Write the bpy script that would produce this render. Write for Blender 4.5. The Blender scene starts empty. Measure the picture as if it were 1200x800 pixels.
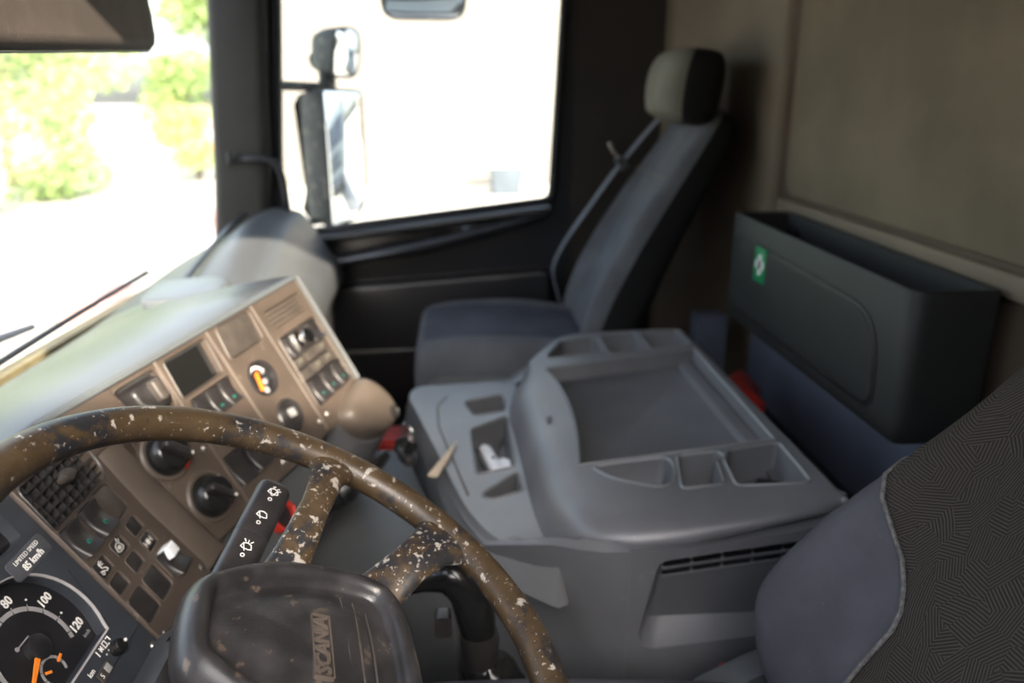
import bpy, bmesh, math, random
from mathutils import Vector, Matrix
random.seed(7)
V = Vector
sc = bpy.context.scene
COL = sc.collection
# ------------------------------------------------------------------ camera, world, sun, exposure
FPX, PITCH, YAW = 900.0, math.atan(285 / 900.0), math.radians(4)
CAM = V((-.535, -.135, 1.186))
cd = bpy.data.cameras.new('camera'); cam = bpy.data.objects.new('camera', cd); COL.objects.link(cam)
cd.sensor_width = 36; cd.lens = FPX / 1200 * 36; cd.clip_start = .02; cd.clip_end = 300
fw = V((math.cos(PITCH) * math.cos(YAW), -math.cos(PITCH) * math.sin(YAW), -math.sin(PITCH)))
cam.location = CAM; cam.rotation_euler = fw.to_track_quat('-Z', 'Y').to_euler()
cd.dof.use_dof = True; cd.dof.focus_distance = .70; cd.dof.aperture_fstop = 3.2; cd.dof.aperture_blades = 8
sc.camera = cam
vs = sc.view_settings
vs.view_transform = 'Standard'; vs.look = 'None'; vs.gamma = 1; vs.use_curve_mapping = False
vs.exposure = 1.72
w = bpy.data.worlds.new('world'); sc.world = w; w.use_nodes = True
wn = w.node_tree.nodes; wl = w.node_tree.links
sky = wn.new('ShaderNodeTexSky'); sky.sky_type = 'NISHITA'; sky.sun_disc = False
sky.sun_elevation = math.radians(38); sky.sun_rotation = math.radians(250); sky.air_density = 1.0; sky.dust_density = 3.5
bg = wn['Background']; bg.inputs['Strength'].default_value = .26
hs_ = wn.new('ShaderNodeHueSaturation'); hs_.inputs['Saturation'].default_value = .55   # hazy, half clouded sky
wl.new(sky.outputs[0], hs_.inputs['Color']); wl.new(hs_.outputs[0], bg.inputs['Color'])
SUN = V((.85, .28, -.40)).normalized()
sd = bpy.data.lights.new('sun', 'SUN'); sd.energy = 6.5; sd.angle = math.radians(.6); sd.color = (1, .88, .72)
so = bpy.data.objects.new('sun', sd); COL.objects.link(so); so.rotation_euler = SUN.to_track_quat('-Z', 'Y').to_euler()
so.location = (-6, -2, 5)

# ------------------------------------------------------------------ mesh helpers
class M:
    def __init__(s): s.v = []; s.f = []
    def add(s, vs, fs):
        o = len(s.v); s.v += [V(p) for p in vs]; s.f += [[i + o for i in f] for f in fs]; return s
    def loft(s, rings, closed=True, cap0=True, cap1=True, cyc=False):
        n = len(rings[0]); vs = [p for r in rings for p in r]; fs = []
        m = len(rings)
        for i in range(m if cyc else m - 1):
            a, b = i * n, ((i + 1) % m) * n
            for j in range(n if closed else n - 1):
                k = (j + 1) % n; fs.append([a + j, a + k, b + k, b + j])
        if not cyc and closed:
            if cap0: fs.append(list(range(n))[::-1])
            if cap1: fs.append([(m - 1) * n + j for j in range(n)])
        return s.add(vs, fs)
    def tube(s, pts, r, n=12, cap=True, flat=1.0, upv=None):
        pts = [V(p) for p in pts]; rs = r if isinstance(r, (list, tuple)) else [r] * len(pts)
        rings = []; prev = None
        for i, p in enumerate(pts):
            t = (pts[min(i + 1, len(pts) - 1)] - pts[max(i - 1, 0)]).normalized()
            if prev is None:
                a = V(upv) if upv else (V((0, 0, 1)) if abs(t.z) < .9 else V((1, 0, 0)))
            else: a = prev
            a = (a - t * a.dot(t)).normalized(); prev = a; b = t.cross(a)
            rings.append([p + (a * math.cos(2 * math.pi * k / n) * flat + b * math.sin(2 * math.pi * k / n)) * rs[i] for k in range(n)])
        return s.loft(rings, True, cap, cap)
    def box(s, c, size, R=None):
        c = V(c); h = V(size) / 2; ps = []
        for x in (-1, 1):
            for y in (-1, 1):
                for z in (-1, 1):
                    p = V((x * h.x, y * h.y, z * h.z)); ps.append(c + (R @ p if R else p))
        return s.add(ps, [[0, 1, 3, 2], [4, 6, 7, 5], [0, 4, 5, 1], [2, 3, 7, 6], [0, 2, 6, 4], [1, 5, 7, 3]])
    def plate(s, fr, outline, z0, z1, bev=.001, steps=2, taper=0):
        """extrude a 2D outline in a frame from z0 to z1, with a rounded front edge"""
        def ring(ins, z):
            return [fr(p[0], p[1], z) for p in (inset(outline, ins) if ins else outline)]
        rings = [ring(0, z0)]
        if taper: rings = [ring(-taper, z0)]
        for k in range(steps + 1):
            a = math.pi / 2 * k / steps
            rings.append(ring(bev * (1 - math.cos(a)), z1 - bev + bev * math.sin(a)))
        return s.loft(rings)
    def lathe(s, fr, c, prof, n=32, cap=True):
        rings = [[fr(c[0] + r * math.cos(2 * math.pi * k / n), c[1] + r * math.sin(2 * math.pi * k / n), z) for k in range(n)] for r, z in prof]
        return s.loft(rings, True, cap, cap)
    def fill(s, outer, holes):
        """flat face with holes: lists of 3D points"""
        bm = bmesh.new(); es = []
        for lp in [outer] + holes:
            vv = [bm.verts.new(p) for p in lp]
            for i in range(len(vv)): es.append(bm.edges.new((vv[i], vv[(i + 1) % len(vv)])))
        bmesh.ops.triangle_fill(bm, use_beauty=True, use_dissolve=False, edges=es)
        bm.verts.index_update()
        s.add([v.co.copy() for v in bm.verts], [[v.index for v in f.verts] for f in bm.faces]); bm.free(); return s

def inset(o, d):
    n = len(o); out = []
    area = sum(o[i][0] * o[(i + 1) % n][1] - o[(i + 1) % n][0] * o[i][1] for i in range(n))
    sg = 1 if area > 0 else -1
    for i in range(n):
        p, q, r = V(o[i - 1][:2]), V(o[i][:2]), V(o[(i + 1) % n][:2])
        t1 = (q - p); t2 = (r - q)
        t1 = t1.normalized() if t1.length > 1e-9 else t2.normalized(); t2 = t2.normalized() if t2.length > 1e-9 else t1
        n1 = V((-t1.y, t1.x)) * sg; n2 = V((-t2.y, t2.x)) * sg
        m = n1 + n2; m = m.normalized() if m.length > 1e-6 else n1
        k = max(.5, m.dot(n1)); out.append(tuple(q + m * (d / k)))
    return out
def rrect(cx, cy, w, h, r, n=4, ang=0):
    pts = []
    for (sx, sy, a0) in ((1, 1, 0), (-1, 1, 90), (-1, -1, 180), (1, -1, 270)):
        for k in range(n + 1):
            a = math.radians(a0 + 90 * k / n)
            pts.append((sx * (w / 2 - r) + r * math.cos(a), sy * (h / 2 - r) + r * math.sin(a)))
    c, s_ = math.cos(ang), math.sin(ang)
    return [(cx + x * c - y * s_, cy + x * s_ + y * c) for x, y in pts]
def circ2(cx, cy, r, n=32, ry=None):
    return [(cx + r * math.cos(2 * math.pi * k / n), cy + (ry or r) * math.sin(2 * math.pi * k / n)) for k in range(n)]
def spline(pts, n=6, closed=False):
    pts = [V(p) for p in pts]; out = []; N = len(pts)
    for i in range(N if closed else N - 1):
        g = lambda j: pts[j % N] if closed else pts[max(0, min(N - 1, j))]
        p0, p1, p2, p3 = g(i - 1), g(i), g(i + 1), g(i + 2)
        for k in range(n):
            t = k / n
            out.append(.5 * ((2 * p1) + (p2 - p0) * t + (2 * p0 - 5 * p1 + 4 * p2 - p3) * t * t + (3 * p1 - p0 - 3 * p2 + p3) * t ** 3))
    if not closed: out.append(pts[-1])
    return out
def roundpoly(pts, r, n=4):
    """polygon with rounded corners (2D)"""
    out = []; N = len(pts)
    for i in range(N):
        p, q, s_ = V(pts[i - 1]), V(pts[i]), V(pts[(i + 1) % N])
        rr = r[i] if isinstance(r, (list, tuple)) else r
        a = q + (p - q).normalized() * min(rr, (p - q).length * .49); b = q + (s_ - q).normalized() * min(rr, (s_ - q).length * .49)
        for k in range(n + 1):
            t = k / n; out.append(tuple(a * (1 - t) ** 2 + q * 2 * t * (1 - t) + b * t * t))
    return out
def frame(o, e1, e2):
    o = V(o); e1 = V(e1).normalized(); e2 = V(e2); e2 = (e2 - e1 * e1.dot(e2)).normalized(); e3 = e1.cross(e2)
    f = lambda a, b, c=0.0: o + e1 * a + e2 * b + e3 * c
    f.o, f.e1, f.e2, f.e3 = o, e1, e2, e3
    return f
WORLD = frame((0, 0, 0), (1, 0, 0), (0, 1, 0))
def sm(a, b, x):
    t = max(0, min(1, (x - a) / (b - a))); return t * t * (3 - 2 * t)

def obj(name, m, mat, parent=None, angle=35, kind=None, label=None):
    me = bpy.data.meshes.new(name)
    off = parent_world(parent) if parent else V((0, 0, 0))
    if parent is None:
        xs = [p.x for p in m.v]; ys = [p.y for p in m.v]; zs = [p.z for p in m.v]
        loc = V(((min(xs) + max(xs)) / 2, (min(ys) + max(ys)) / 2, min(zs)))
    else: loc = V((0, 0, 0))
    o0 = off + loc
    me.from_pydata([tuple(p - o0) for p in m.v], [], m.f); me.validate()
    bm = bmesh.new(); bm.from_mesh(me); bmesh.ops.recalc_face_normals(bm, faces=bm.faces); bm.to_mesh(me); bm.free()
    me.polygons.foreach_set('use_smooth', [True] * len(me.polygons)); me.set_sharp_from_angle(angle=math.radians(angle))
    me.materials.append(mat)
    o = bpy.data.objects.new(name, me); COL.objects.link(o); o.location = loc
    if parent: o.parent = parent
    if kind: o['kind'] = kind
    if label: o['label'] = label
    return o
def parent_world(p):
    l = V(p.location)
    while p.parent: p = p.parent; l = l + V(p.location)
    return l
def thing(name, label, cat, loc, group=None):
    o = bpy.data.objects.new(name, None); COL.objects.link(o); o.location = loc; o.empty_display_size = .05
    o['label'] = label; o['category'] = cat
    if group: o['group'] = group
    return o
def tag(o, label, cat, group=None):
    o['label'] = label; o['category'] = cat
    if group: o['group'] = group
    return o
def struct(name, m, mat, label=None, angle=35):
    o = obj(name, m, mat, None, angle); o['kind'] = 'structure'
    if label: o['label'] = label
    return o
def text_m(fr, s, cx, cy, size, z0, depth=.0003, bold=0, ang=0, stretch=1):
    cu = bpy.data.curves.new('t', 'FONT'); cu.body = s; cu.size = size; cu.align_x = 'CENTER'; cu.align_y = 'CENTER'
    cu.resolution_u = 2; cu.offset = bold; cu.extrude = depth / 2
    to = bpy.data.objects.new('t', cu); COL.objects.link(to)
    dg = bpy.context.evaluated_depsgraph_get(); dg.update()
    me = bpy.data.meshes.new_from_object(to.evaluated_get(dg))
    c, s_ = math.cos(ang), math.sin(ang)
    m = M(); m.add([fr(cx + (p.co.x * c * stretch - p.co.y * s_), cy + (p.co.x * s_ * stretch + p.co.y * c), z0 + p.co.z + depth / 2) for p in me.vertices], [list(p.vertices) for p in me.polygons])
    bpy.data.objects.remove(to); bpy.data.meshes.remove(me); bpy.data.curves.remove(cu)
    return m
def strokes(fr, lines, w, z, depth=.0004, m=None):
    """flat printed strokes: list of 2D polylines"""
    m = m or M()
    for ln in lines:
        for a, b in zip(ln[:-1], ln[1:]):
            a, b = V(a), V(b); d = b - a
            if d.length < 1e-7: continue
            d.normalize(); nrm = V((-d.y, d.x)) * w / 2; e = d * w * .35
            q = [a - e + nrm, a - e - nrm, b + e - nrm, b + e + nrm]
            m.loft([[fr(p.x, p.y, z) for p in q], [fr(p.x, p.y, z + depth) for p in q]])
    return m

# ------------------------------------------------------------------ materials
def mat(name, col, rough=.5, var=.12, vscale=9, bump=0, bscale=300, spec=.5, metal=0, col2=None, lo=.4, hi=.65, speck=None, sscale=60, sth=.18, coat=0, trans=0):
    m = bpy.data.materials.new(name); m.use_nodes = True
    N = m.node_tree.nodes; L = m.node_tree.links; b = N['Principled BSDF']
    tc = N.new('ShaderNodeTexCoord'); nz = N.new('ShaderNodeTexNoise'); nz.inputs['Scale'].default_value = vscale; nz.inputs['Detail'].default_value = 6
    L.new(tc.outputs['Object'], nz.inputs['Vector'])
    rp = N.new('ShaderNodeValToRGB'); L.new(nz.outputs['Fac'], rp.inputs['Fac'])
    c2 = col2 or tuple(c * (1 + var) for c in col); c1 = col if col2 else tuple(c * (1 - var) for c in col)
    rp.color_ramp.elements[0].position = lo; rp.color_ramp.elements[1].position = hi
    rp.color_ramp.elements[0].color = (*c1, 1); rp.color_ramp.elements[1].color = (*c2, 1)
    out = rp.outputs['Color']
    if speck:
        n3 = N.new('ShaderNodeTexNoise'); n3.inputs['Scale'].default_value = sscale; n3.inputs['Detail'].default_value = 3
        L.new(tc.outputs['Object'], n3.inputs['Vector'])
        r3 = N.new('ShaderNodeValToRGB'); L.new(n3.outputs['Fac'], r3.inputs['Fac'])
        r3.color_ramp.elements[0].position = 1 - sth - .02; r3.color_ramp.elements[1].position = 1 - sth + .02
        mx = N.new('ShaderNodeMixRGB'); L.new(r3.outputs['Color'], mx.inputs['Fac']); L.new(out, mx.inputs['Color1']); mx.inputs['Color2'].default_value = (*speck, 1)
        out = mx.outputs['Color']
    L.new(out, b.inputs['Base Color'])
    b.inputs['Roughness'].default_value = rough; b.inputs['Metallic'].default_value = metal; b.inputs['Specular IOR Level'].default_value = spec
    if coat: b.inputs['Coat Weight'].default_value = coat; b.inputs['Coat Roughness'].default_value = .15
    if bump:
        n2 = N.new('ShaderNodeTexNoise'); n2.inputs['Scale'].default_value = bscale; n2.inputs['Detail'].default_value = 3
        L.new(tc.outputs['Object'], n2.inputs['Vector'])
        bp = N.new('ShaderNodeBump'); bp.inputs['Strength'].default_value = bump; bp.inputs['Distance'].default_value = .002
        L.new(n2.outputs['Fac'], bp.inputs['Height']); L.new(bp.outputs['Normal'], b.inputs['Normal'])
    return m
def glass_mat(name, tint, refl=1.0):
    m = bpy.data.materials.new(name); m.use_nodes = True
    N = m.node_tree.nodes; L = m.node_tree.links; N.remove(N['Principled BSDF']); out = N['Material Output']
    tr = N.new('ShaderNodeBsdfTransparent'); tr.inputs[0].default_value = (*tint, 1)
    gl = N.new('ShaderNodeBsdfGlossy'); gl.inputs['Roughness'].default_value = .02
    fr = N.new('ShaderNodeFresnel'); fr.inputs['IOR'].default_value = 1.4
    ge = N.new('ShaderNodeNewGeometry'); io = N.new('ShaderNodeMath'); io.operation = 'MULTIPLY_ADD'; io.inputs[1].default_value = 1 / 1.4 - 1.4; io.inputs[2].default_value = 1.4
    L.new(ge.outputs['Backfacing'], io.inputs[0]); L.new(io.outputs[0], fr.inputs['IOR'])   # a thin sheet reflects alike from both sides
    ml = N.new('ShaderNodeMath'); ml.operation = 'MULTIPLY'; ml.inputs[1].default_value = refl; L.new(fr.outputs[0], ml.inputs[0])
    mx = N.new('ShaderNodeMixShader'); L.new(ml.outputs[0], mx.inputs[0]); L.new(tr.outputs[0], mx.inputs[1]); L.new(gl.outputs[0], mx.inputs[2]); L.new(mx.outputs[0], out.inputs['Surface'])
    return m
def fabric_mat(name, c1, c2, scale=45):
    """short parallel ribs that change direction from patch to patch"""
    m = bpy.data.materials.new(name); m.use_nodes = True
    N = m.node_tree.nodes; L = m.node_tree.links; b = N['Principled BSDF']; b.inputs['Roughness'].default_value = .95; b.inputs['Specular IOR Level'].default_value = .15
    tc = N.new('ShaderNodeTexCoord'); sp = N.new('ShaderNodeSeparateXYZ'); L.new(tc.outputs['Object'], sp.inputs[0])
    cb = N.new('ShaderNodeCombineXYZ'); L.new(sp.outputs['X'], cb.inputs['X']); L.new(sp.outputs['Z'], cb.inputs['Y'])
    vo = N.new('ShaderNodeTexVoronoi'); vo.inputs['Scale'].default_value = scale; vo.voronoi_dimensions = '2D'; L.new(cb.outputs[0], vo.inputs['Vector'])
    vr = N.new('ShaderNodeVectorRotate'); vr.rotation_type = 'Z_AXIS'; L.new(cb.outputs[0], vr.inputs['Vector'])
    sc_ = N.new('ShaderNodeSeparateColor'); L.new(vo.outputs['Color'], sc_.inputs[0])
    mu = N.new('ShaderNodeMath'); mu.operation = 'MULTIPLY'; mu.inputs[1].default_value = 6.28; L.new(sc_.outputs[0], mu.inputs[0]); L.new(mu.outputs[0], vr.inputs['Angle'])
    wv = N.new('ShaderNodeTexWave'); wv.inputs['Scale'].default_value = 105; wv.inputs['Distortion'].default_value = .6; L.new(vr.outputs[0], wv.inputs['Vector'])
    rp = N.new('ShaderNodeValToRGB'); L.new(wv.outputs['Fac'], rp.inputs['Fac'])
    rp.color_ramp.elements[0].position = .35; rp.color_ramp.elements[1].position = .9
    rp.color_ramp.elements[0].color = (*c1, 1); rp.color_ramp.elements[1].color = (*c2, 1)
    L.new(rp.outputs['Color'], b.inputs['Base Color'])
    bp = N.new('ShaderNodeBump'); bp.inputs['Strength'].default_value = .5; bp.inputs['Distance'].default_value = .0015
    L.new(wv.outputs['Fac'], bp.inputs['Height']); L.new(bp.outputs['Normal'], b.inputs['Normal'])
    return m
def rim_mat(name='worn_leather_rim', wear=0.0):
    m = bpy.data.materials.new(name); m.use_nodes = True
    N = m.node_tree.nodes; L = m.node_tree.links; b = N['Principled BSDF']; b.inputs['Roughness'].default_value = .42
    tc = N.new('ShaderNodeTexCoord')
    def noise(s, d=6, rough=.6):
        n = N.new('ShaderNodeTexNoise'); n.inputs['Scale'].default_value = s; n.inputs['Detail'].default_value = d; n.inputs['Roughness'].default_value = rough; L.new(tc.outputs['Object'], n.inputs['Vector']); return n
    def ramp(n, p0, p1, c0=(0, 0, 0), c1=(1, 1, 1)):
        r = N.new('ShaderNodeValToRGB'); L.new(n.outputs['Fac'], r.inputs['Fac']); e = r.color_ramp.elements
        e[0].position, e[1].position = p0, p1; e[0].color, e[1].color = (*c0, 1), (*c1, 1); return r
    def mix(f, a, bcol):
        x = N.new('ShaderNodeMixRGB'); L.new(f.outputs['Color'], x.inputs['Fac']); L.new(a.outputs['Color'], x.inputs['Color1']); x.inputs['Color2'].default_value = (*bcol, 1); return x
    base = ramp(noise(35), .35, .7, (.038, .024, .012), (.072, .047, .024))
    m1 = mix(ramp(noise(16, 7, .7), .54 - wear, .60 - wear), base, (.016, .016, .019))
    m2 = mix(ramp(noise(75, 5, .6), .64 - wear, .68 - wear), m1, (.34, .31, .27))
    m3 = mix(ramp(noise(200, 3, .6), .66 - wear * .8, .70 - wear * .8), m2, (.30, .27, .23))
    L.new(m3.outputs['Color'], b.inputs['Base Color'])
    bp = N.new('ShaderNodeBump'); bp.inputs['Strength'].default_value = .25; bp.inputs['Distance'].default_value = .001; L.new(noise(160).outputs['Fac'], bp.inputs['Height']); L.new(bp.outputs['Normal'], b.inputs['Normal'])
    return m
MT = dict(
    dash=mat('dash_grey_plastic', (.085, .09, .092), .42, .1, 6, .12, 700),
    dashtop=mat('dash_top_plastic', (.10, .11, .115), .33, .08, 5, .1, 600, spec=.6),
    taupe=mat('taupe_panel', (.070, .053, .042), .5, .15, 14, .06, 600, speck=(.12, .10, .08), sscale=55, sth=.30),
    taupe2=mat('taupe_lower', (.085, .067, .054), .5, .15, 12, .05, 500),
    cluster=mat('cluster_navy', (.03, .034, .042), .5, .12, 30, .05, 900),
    dial=mat('dial_black', (.012, .012, .014), .45, .2, 40),
    black=mat('black_plastic', (.012, .012, .013), .4, .2, 20, .05, 500),
    blackgloss=mat('gloss_black', (.012, .012, .012), .2, .1, 20),
    button=mat('dark_button', (.022, .02, .02), .38, .2, 50, .05, 900),
    blank=mat('blank_plate', (.05, .042, .036), .5, .15, 50, .05, 900),
    grey=mat('console_grey', (.135, .134, .140), .36, .1, 7, .10, 600, spec=.65, speck=(.17, .165, .16), sscale=40, sth=.30),
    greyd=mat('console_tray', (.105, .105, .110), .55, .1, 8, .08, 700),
    greyl=mat('console_edge', (.17, .172, .176), .34, .1, 8, .05, 700, spec=.65),
    hub=mat('hub_plastic', (.028, .026, .027), .34, .35, 30, .12, 500, speck=(.085, .065, .05), sscale=70, sth=.34),
    rim=rim_mat('worn_leather_rim', .015), spoke=rim_mat('worn_leather_spoke', .05),
    white=mat('white_print', (.75, .74, .70), .6, .03),
    ringgrey=mat('dial_ring_grey', (.30, .29, .29), .6, .06, 60),
    whitepl=mat('white_plastic', (.75, .76, .78), .4, .05, 20),
    orange=mat('orange_needle', (.80, .22, .02), .45, .05),
    green=mat('green_lens', (.012, .11, .085), .3, .1),
    red=mat('red_plastic', (.45, .03, .02), .45, .15, 20),
    chrome=mat('chrome', (.6, .6, .6), .18, .05, 20, metal=1),
    steel=mat('screw_steel', (.45, .43, .4), .35, .1, 60, metal=1),
    pillar=mat('pillar_trim', (.038, .035, .028), .6, .1, 8, .1, 500),
    rear=mat('rear_wall_vinyl', (.19, .155, .11), .75, .1, 5, .2, 350),
    rearfab=mat('rear_panel_fabric', (.15, .125, .085), .9, .14, 4, .3, 260),
    brown=mat('brown_groove', (.085, .06, .04), .7, .1, 8),
    bpillar=mat('b_pillar_brown', (.035, .028, .022), .7, .1, 6, .1, 400),
    bluegrey=mat('blue_grey_paint', (.09, .10, .13), .5, .1, 6),
    boxd=mat('storage_box_black', (.019, .020, .018), .55, .12, 6, .1, 500, spec=.35),
    boxin=mat('storage_box_inside', (.02, .021, .021), .6, .12, 6),
    floorm=mat('floor_rubber', (.02, .02, .021), .8, .2, 10, .2, 120),
    doorm=mat('door_trim_black', (.018, .018, .020), .30, .12, 6, .05, 400, spec=.7),
    seatf=mat('seat_fabric_grey', (.12, .125, .135), .95, .12, 9, .3, 900, spec=.15),
    seatc=mat('seat_centre_blue', (.075, .08, .10), .95, .12, 9, .3, 900, spec=.15),
    seatb=mat('seat_side_black', (.012, .012, .012), .7, .1, 9, .1, 500, spec=.3),
    bolster=mat('bolster_velour', (.085, .082, .092), .95, .12, 12, .25, 1100, spec=.15, speck=(.14, .135, .14), sscale=190, sth=.27),
    pattern=fabric_mat('patterned_weave', (.031, .026, .022), (.074, .063, .053), 40),
    piping=mat('seam_piping', (.14, .13, .12), .9, .3, 200, .4, 800),
    headfab=mat('headrest_tan_grey', (.15, .145, .115), .9, .1, 9, .2, 600, spec=.2),
    belt=mat('belt_webbing', (.16, .17, .19), .7, .1, 60, .3, 900),
    visor=mat('visor_vinyl', (.085, .068, .058), .65, .12, 25, .35, 420),
    mirrorh=mat('mirror_housing', (.06, .06, .055), .6, .3, 8, .2, 120, speck=(.14, .13, .1), sscale=25, sth=.4),
    mirror=mat('mirror_glass', (.85, .88, .9), .02, .01, metal=1),
    glass=glass_mat('window_glass', (.92, .95, .94)),
    dglass=glass_mat('dial_glass', (.95, .95, .96), .35),
    concrete=mat('pale_concrete', (.50, .47, .43), .85, .1, .4),
    wallm=mat('pale_wall', (.17, .155, .142), .85, .14, .5),
    sticker=mat('green_sticker', (.01, .24, .09), .4, .05), kerb=mat('red_kerb', (.42, .26, .25), .7, .1, 2),
    sunpatch=mat('sun_patch_beige', (.52, .42, .31), .8, .06, 20), plate=mat('speed_plate_grey', (.055, .057, .066), .5, .1, 60),
    leaf=None, trunk=mat('bark', (.10, .07, .05), .9, .2, 4),
    binm=mat('bin_grey', (.07, .085, .105), .6, .1, 2), binl=mat('bin_lid', (.75, .75, .75), .6, .05, 2),
    truckw=mat('truck_white', (.20, .235, .26), .4, .05, 2), truckg=mat('truck_glass', (.05, .06, .08), .1, .1, 2),
    pinkm=mat('red_paint', (.5, .08, .09), .5, .1, 2), tan=mat('tan_cowl', (.42, .33, .18), .7, .2, 12),
    tyre=mat('tyre', (.02, .02, .02), .9), screen=mat('lcd_black', (.008, .008, .008), .18, .1), 
)
def leafmat(name, a, b_, tr):
    m = bpy.data.materials.new(name); m.use_nodes = True
    N = m.node_tree.nodes; L = m.node_tree.links; out = N['Material Output']; N.remove(N['Principled BSDF'])
    oi = N.new('ShaderNodeNewGeometry'); rp = N.new('ShaderNodeValToRGB'); L.new(oi.outputs['Random Per Island'], rp.inputs['Fac'])
    rp.color_ramp.elements[0].color = (*a, 1); rp.color_ramp.elements[1].color = (*b_, 1)
    d = N.new('ShaderNodeBsdfDiffuse'); t = N.new('ShaderNodeBsdfTranslucent'); mx = N.new('ShaderNodeMixShader'); mx.inputs[0].default_value = tr
    L.new(rp.outputs[0], d.inputs[0]); L.new(rp.outputs[0], t.inputs[0]); L.new(d.outputs[0], mx.inputs[1]); L.new(t.outputs[0], mx.inputs[2]); L.new(mx.outputs[0], out.inputs['Surface'])
    return m
MT['leaf'] = leafmat('leaves_green', (.28, .40, .14), (.68, .74, .40), .45)
MT['leafd'] = leafmat('leaves_dark', (.20, .31, .11), (.52, .61, .28), .4)
MT['petal'] = leafmat('petals_red', (.55, .05, .05), (.75, .25, .2), .4)
# ------------------------------------------------------------------ the cab shell
def slab(x0, x1, y0, y1, z0, z1, m=None):
    return (m or M()).box(((x0 + x1) / 2, (y0 + y1) / 2, (z0 + z1) / 2), (x1 - x0, y1 - y0, z1 - z0))
XR, YR = 1.95, -.95
struct('floor', slab(-.5, 2.06, -1.02, .72, -.06, 0), MT['floorm'])
struct('ceiling', slab(-.5, 2.06, -1.02, .50, 1.78, 1.84), MT['rear'])
struct('wall_rear', slab(-.5, 2.06, -1.02, -.965, 0, 1.78), MT['brown'])
struct('wall_front', slab(-.5, 2.06, .68, .73, 0, .66), MT['black'])
struct('wall_left', slab(-.55, -.49, -1.02, -.52, 0, 1.80), MT['bpillar'])
m = M(); m.loft([[V((-.55, .50, 0)), V((-.49, .50, 0)), V((-.49, .68, 0)), V((-.55, .68, 0))], [V((-.55, .47, .7)), V((-.49, .47, .7)), V((-.49, .66, .7)), V((-.55, .66, .7))], [V((-.55, .36, 1.8)), V((-.49, .36, 1.8)), V((-.49, .50, 1.8)), V((-.55, .50, 1.8))]])
struct('trim_1', m, MT['pillar'], 'dark pillar at the driver side of the windscreen')
# driver's door, unseen, added shut with window down to cut low side light
d2 = bpy.data.objects.new('added_door_2', None); COL.objects.link(d2); d2.location = (-.52, 0, 0); d2['kind'] = 'structure'; d2['label'] = 'unseen driver door added to cut side light, window wound down'
obj('door_panel', M().loft([[V((x, y_, z)) for x, y_ in ((-.55, -.515), (-.49, -.515), (-.49, .465), (-.55, .465))] for z in (.0, .80)] + [[V((x, y_, .84)) for x, y_ in ((-.54, -.515), (-.51, -.515), (-.51, .465), (-.54, .465))]]), MT['doorm'], d2)  # panel of the added unseen door
obj('armrest', M().tube([(-.475, -.40, .66), (-.465, -.1, .66), (-.475, .30, .66)], .03, 12), MT['doorm'], d2)  # armrest of the added unseen door
# padded panel on the rear wall
def frr(a, b, c=0): return V((a, -.967 + c, b))
o = roundpoly([(1.375, .955), (1.385, 1.70), (-.45, 1.70), (-.45, .94)], [.06, .06, .02, .02], 5)
struct('trim_2', M().plate(frr, o, 0, .012, .008, 4), MT['rearfab'], 'large olive brown fabric panel on the rear wall')
o = [(1.40, .905), (1.40, .945), (-.45, .93), (-.45, .89)]
struct('trim_3', M().plate(frr, o, 0, .018, .008, 3), MT['rear'], 'olive ledge strip below the rear fabric panel')
# corner post, curved from the rear wall round to the passenger side
prof = spline([(1.435, -.966), (1.45, -.945), (1.50, -.935), (1.62, -.92), (1.78, -.885), (1.88, -.85), (1.945, -.81), (1.955, -.78)], 4)
rings = []
for z in (0, .6, .95, 1.25, 1.55, 1.78):
    ins = V((.0, 0)); rings.append([V((p.x, p.y, z)) for p in prof] + [V((2.06, -.78, z)), V((2.06, -1.0, z)), V((1.435, -1.0, z))])
struct('trim_4', M().loft(rings), MT['rear'], 'tan curved corner post behind the passenger seat')
# lower part of the rear wall
m = M(); m.loft([[V((-.45, -.966, 0)), V((1.43, -.966, 0)), V((1.43, -.93, 0)), V((-.45, -.93, 0))], [V((-.45, -.966, .56)), V((1.43, -.966, .56)), V((1.43, -.93, .56)), V((-.45, -.93, .56))], [V((-.45, -.966, .66)), V((1.43, -.966, .66)), V((1.43, -.95, .66)), V((-.45, -.95, .66))]])
struct('trim_5', m, MT['bluegrey'], 'blue grey painted lower part of the rear wall')
m = slab(1.43, 1.50, -.86, -.78, 0, .62)
struct('trim_6', m, MT['bluegrey'], 'blue grey post low behind the passenger seat')

# passenger side wall: rear quarter and door
struct('wall_right', slab(1.955, 2.06, -.98, -.50, 0, 1.78), MT['bpillar'])
def zs(y): return .783 + (.293 - y) * .1212          # window sill height along the door
door = bpy.data.objects.new('door_1', None); COL.objects.link(door); door.location = (1.99, 0, 0); door['kind'] = 'structure'
door['label'] = 'black passenger door with sloping sill'
outer = [V((1.955, y, z)) for y, z in [(-.50, .06), (.62, .06), (.62, .78), (.585, .95), (.50, 1.75), (-.50, 1.75)]]
wo = roundpoly([(-.438, zs(-.438)), (.415, zs(.415)), (.425, .95), (.37, 1.62), (-.475, 1.62)], [.035, .03, .1, .06, .06], 5)
hole = [V((1.955, y, z)) for y, z in wo]
m = M().fill(outer, [hole]); m.fill([p + V((.07, 0, 0)) for p in outer], [[p + V((.07, 0, 0)) for p in hole]])
m.loft([outer, [p + V((.07, 0, 0)) for p in outer]], True, False, False); m.loft([hole, [p + V((.07, 0, 0)) for p in hole]], True, False, False)
obj('door_panel', m, MT['doorm'], door)
obj('outer_skin', M().fill([V((2.035, p.y, p.z)) for p in outer], [[V((2.035, p.y, p.z)) for p in hole]]), MT['truckw'], door)
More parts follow.
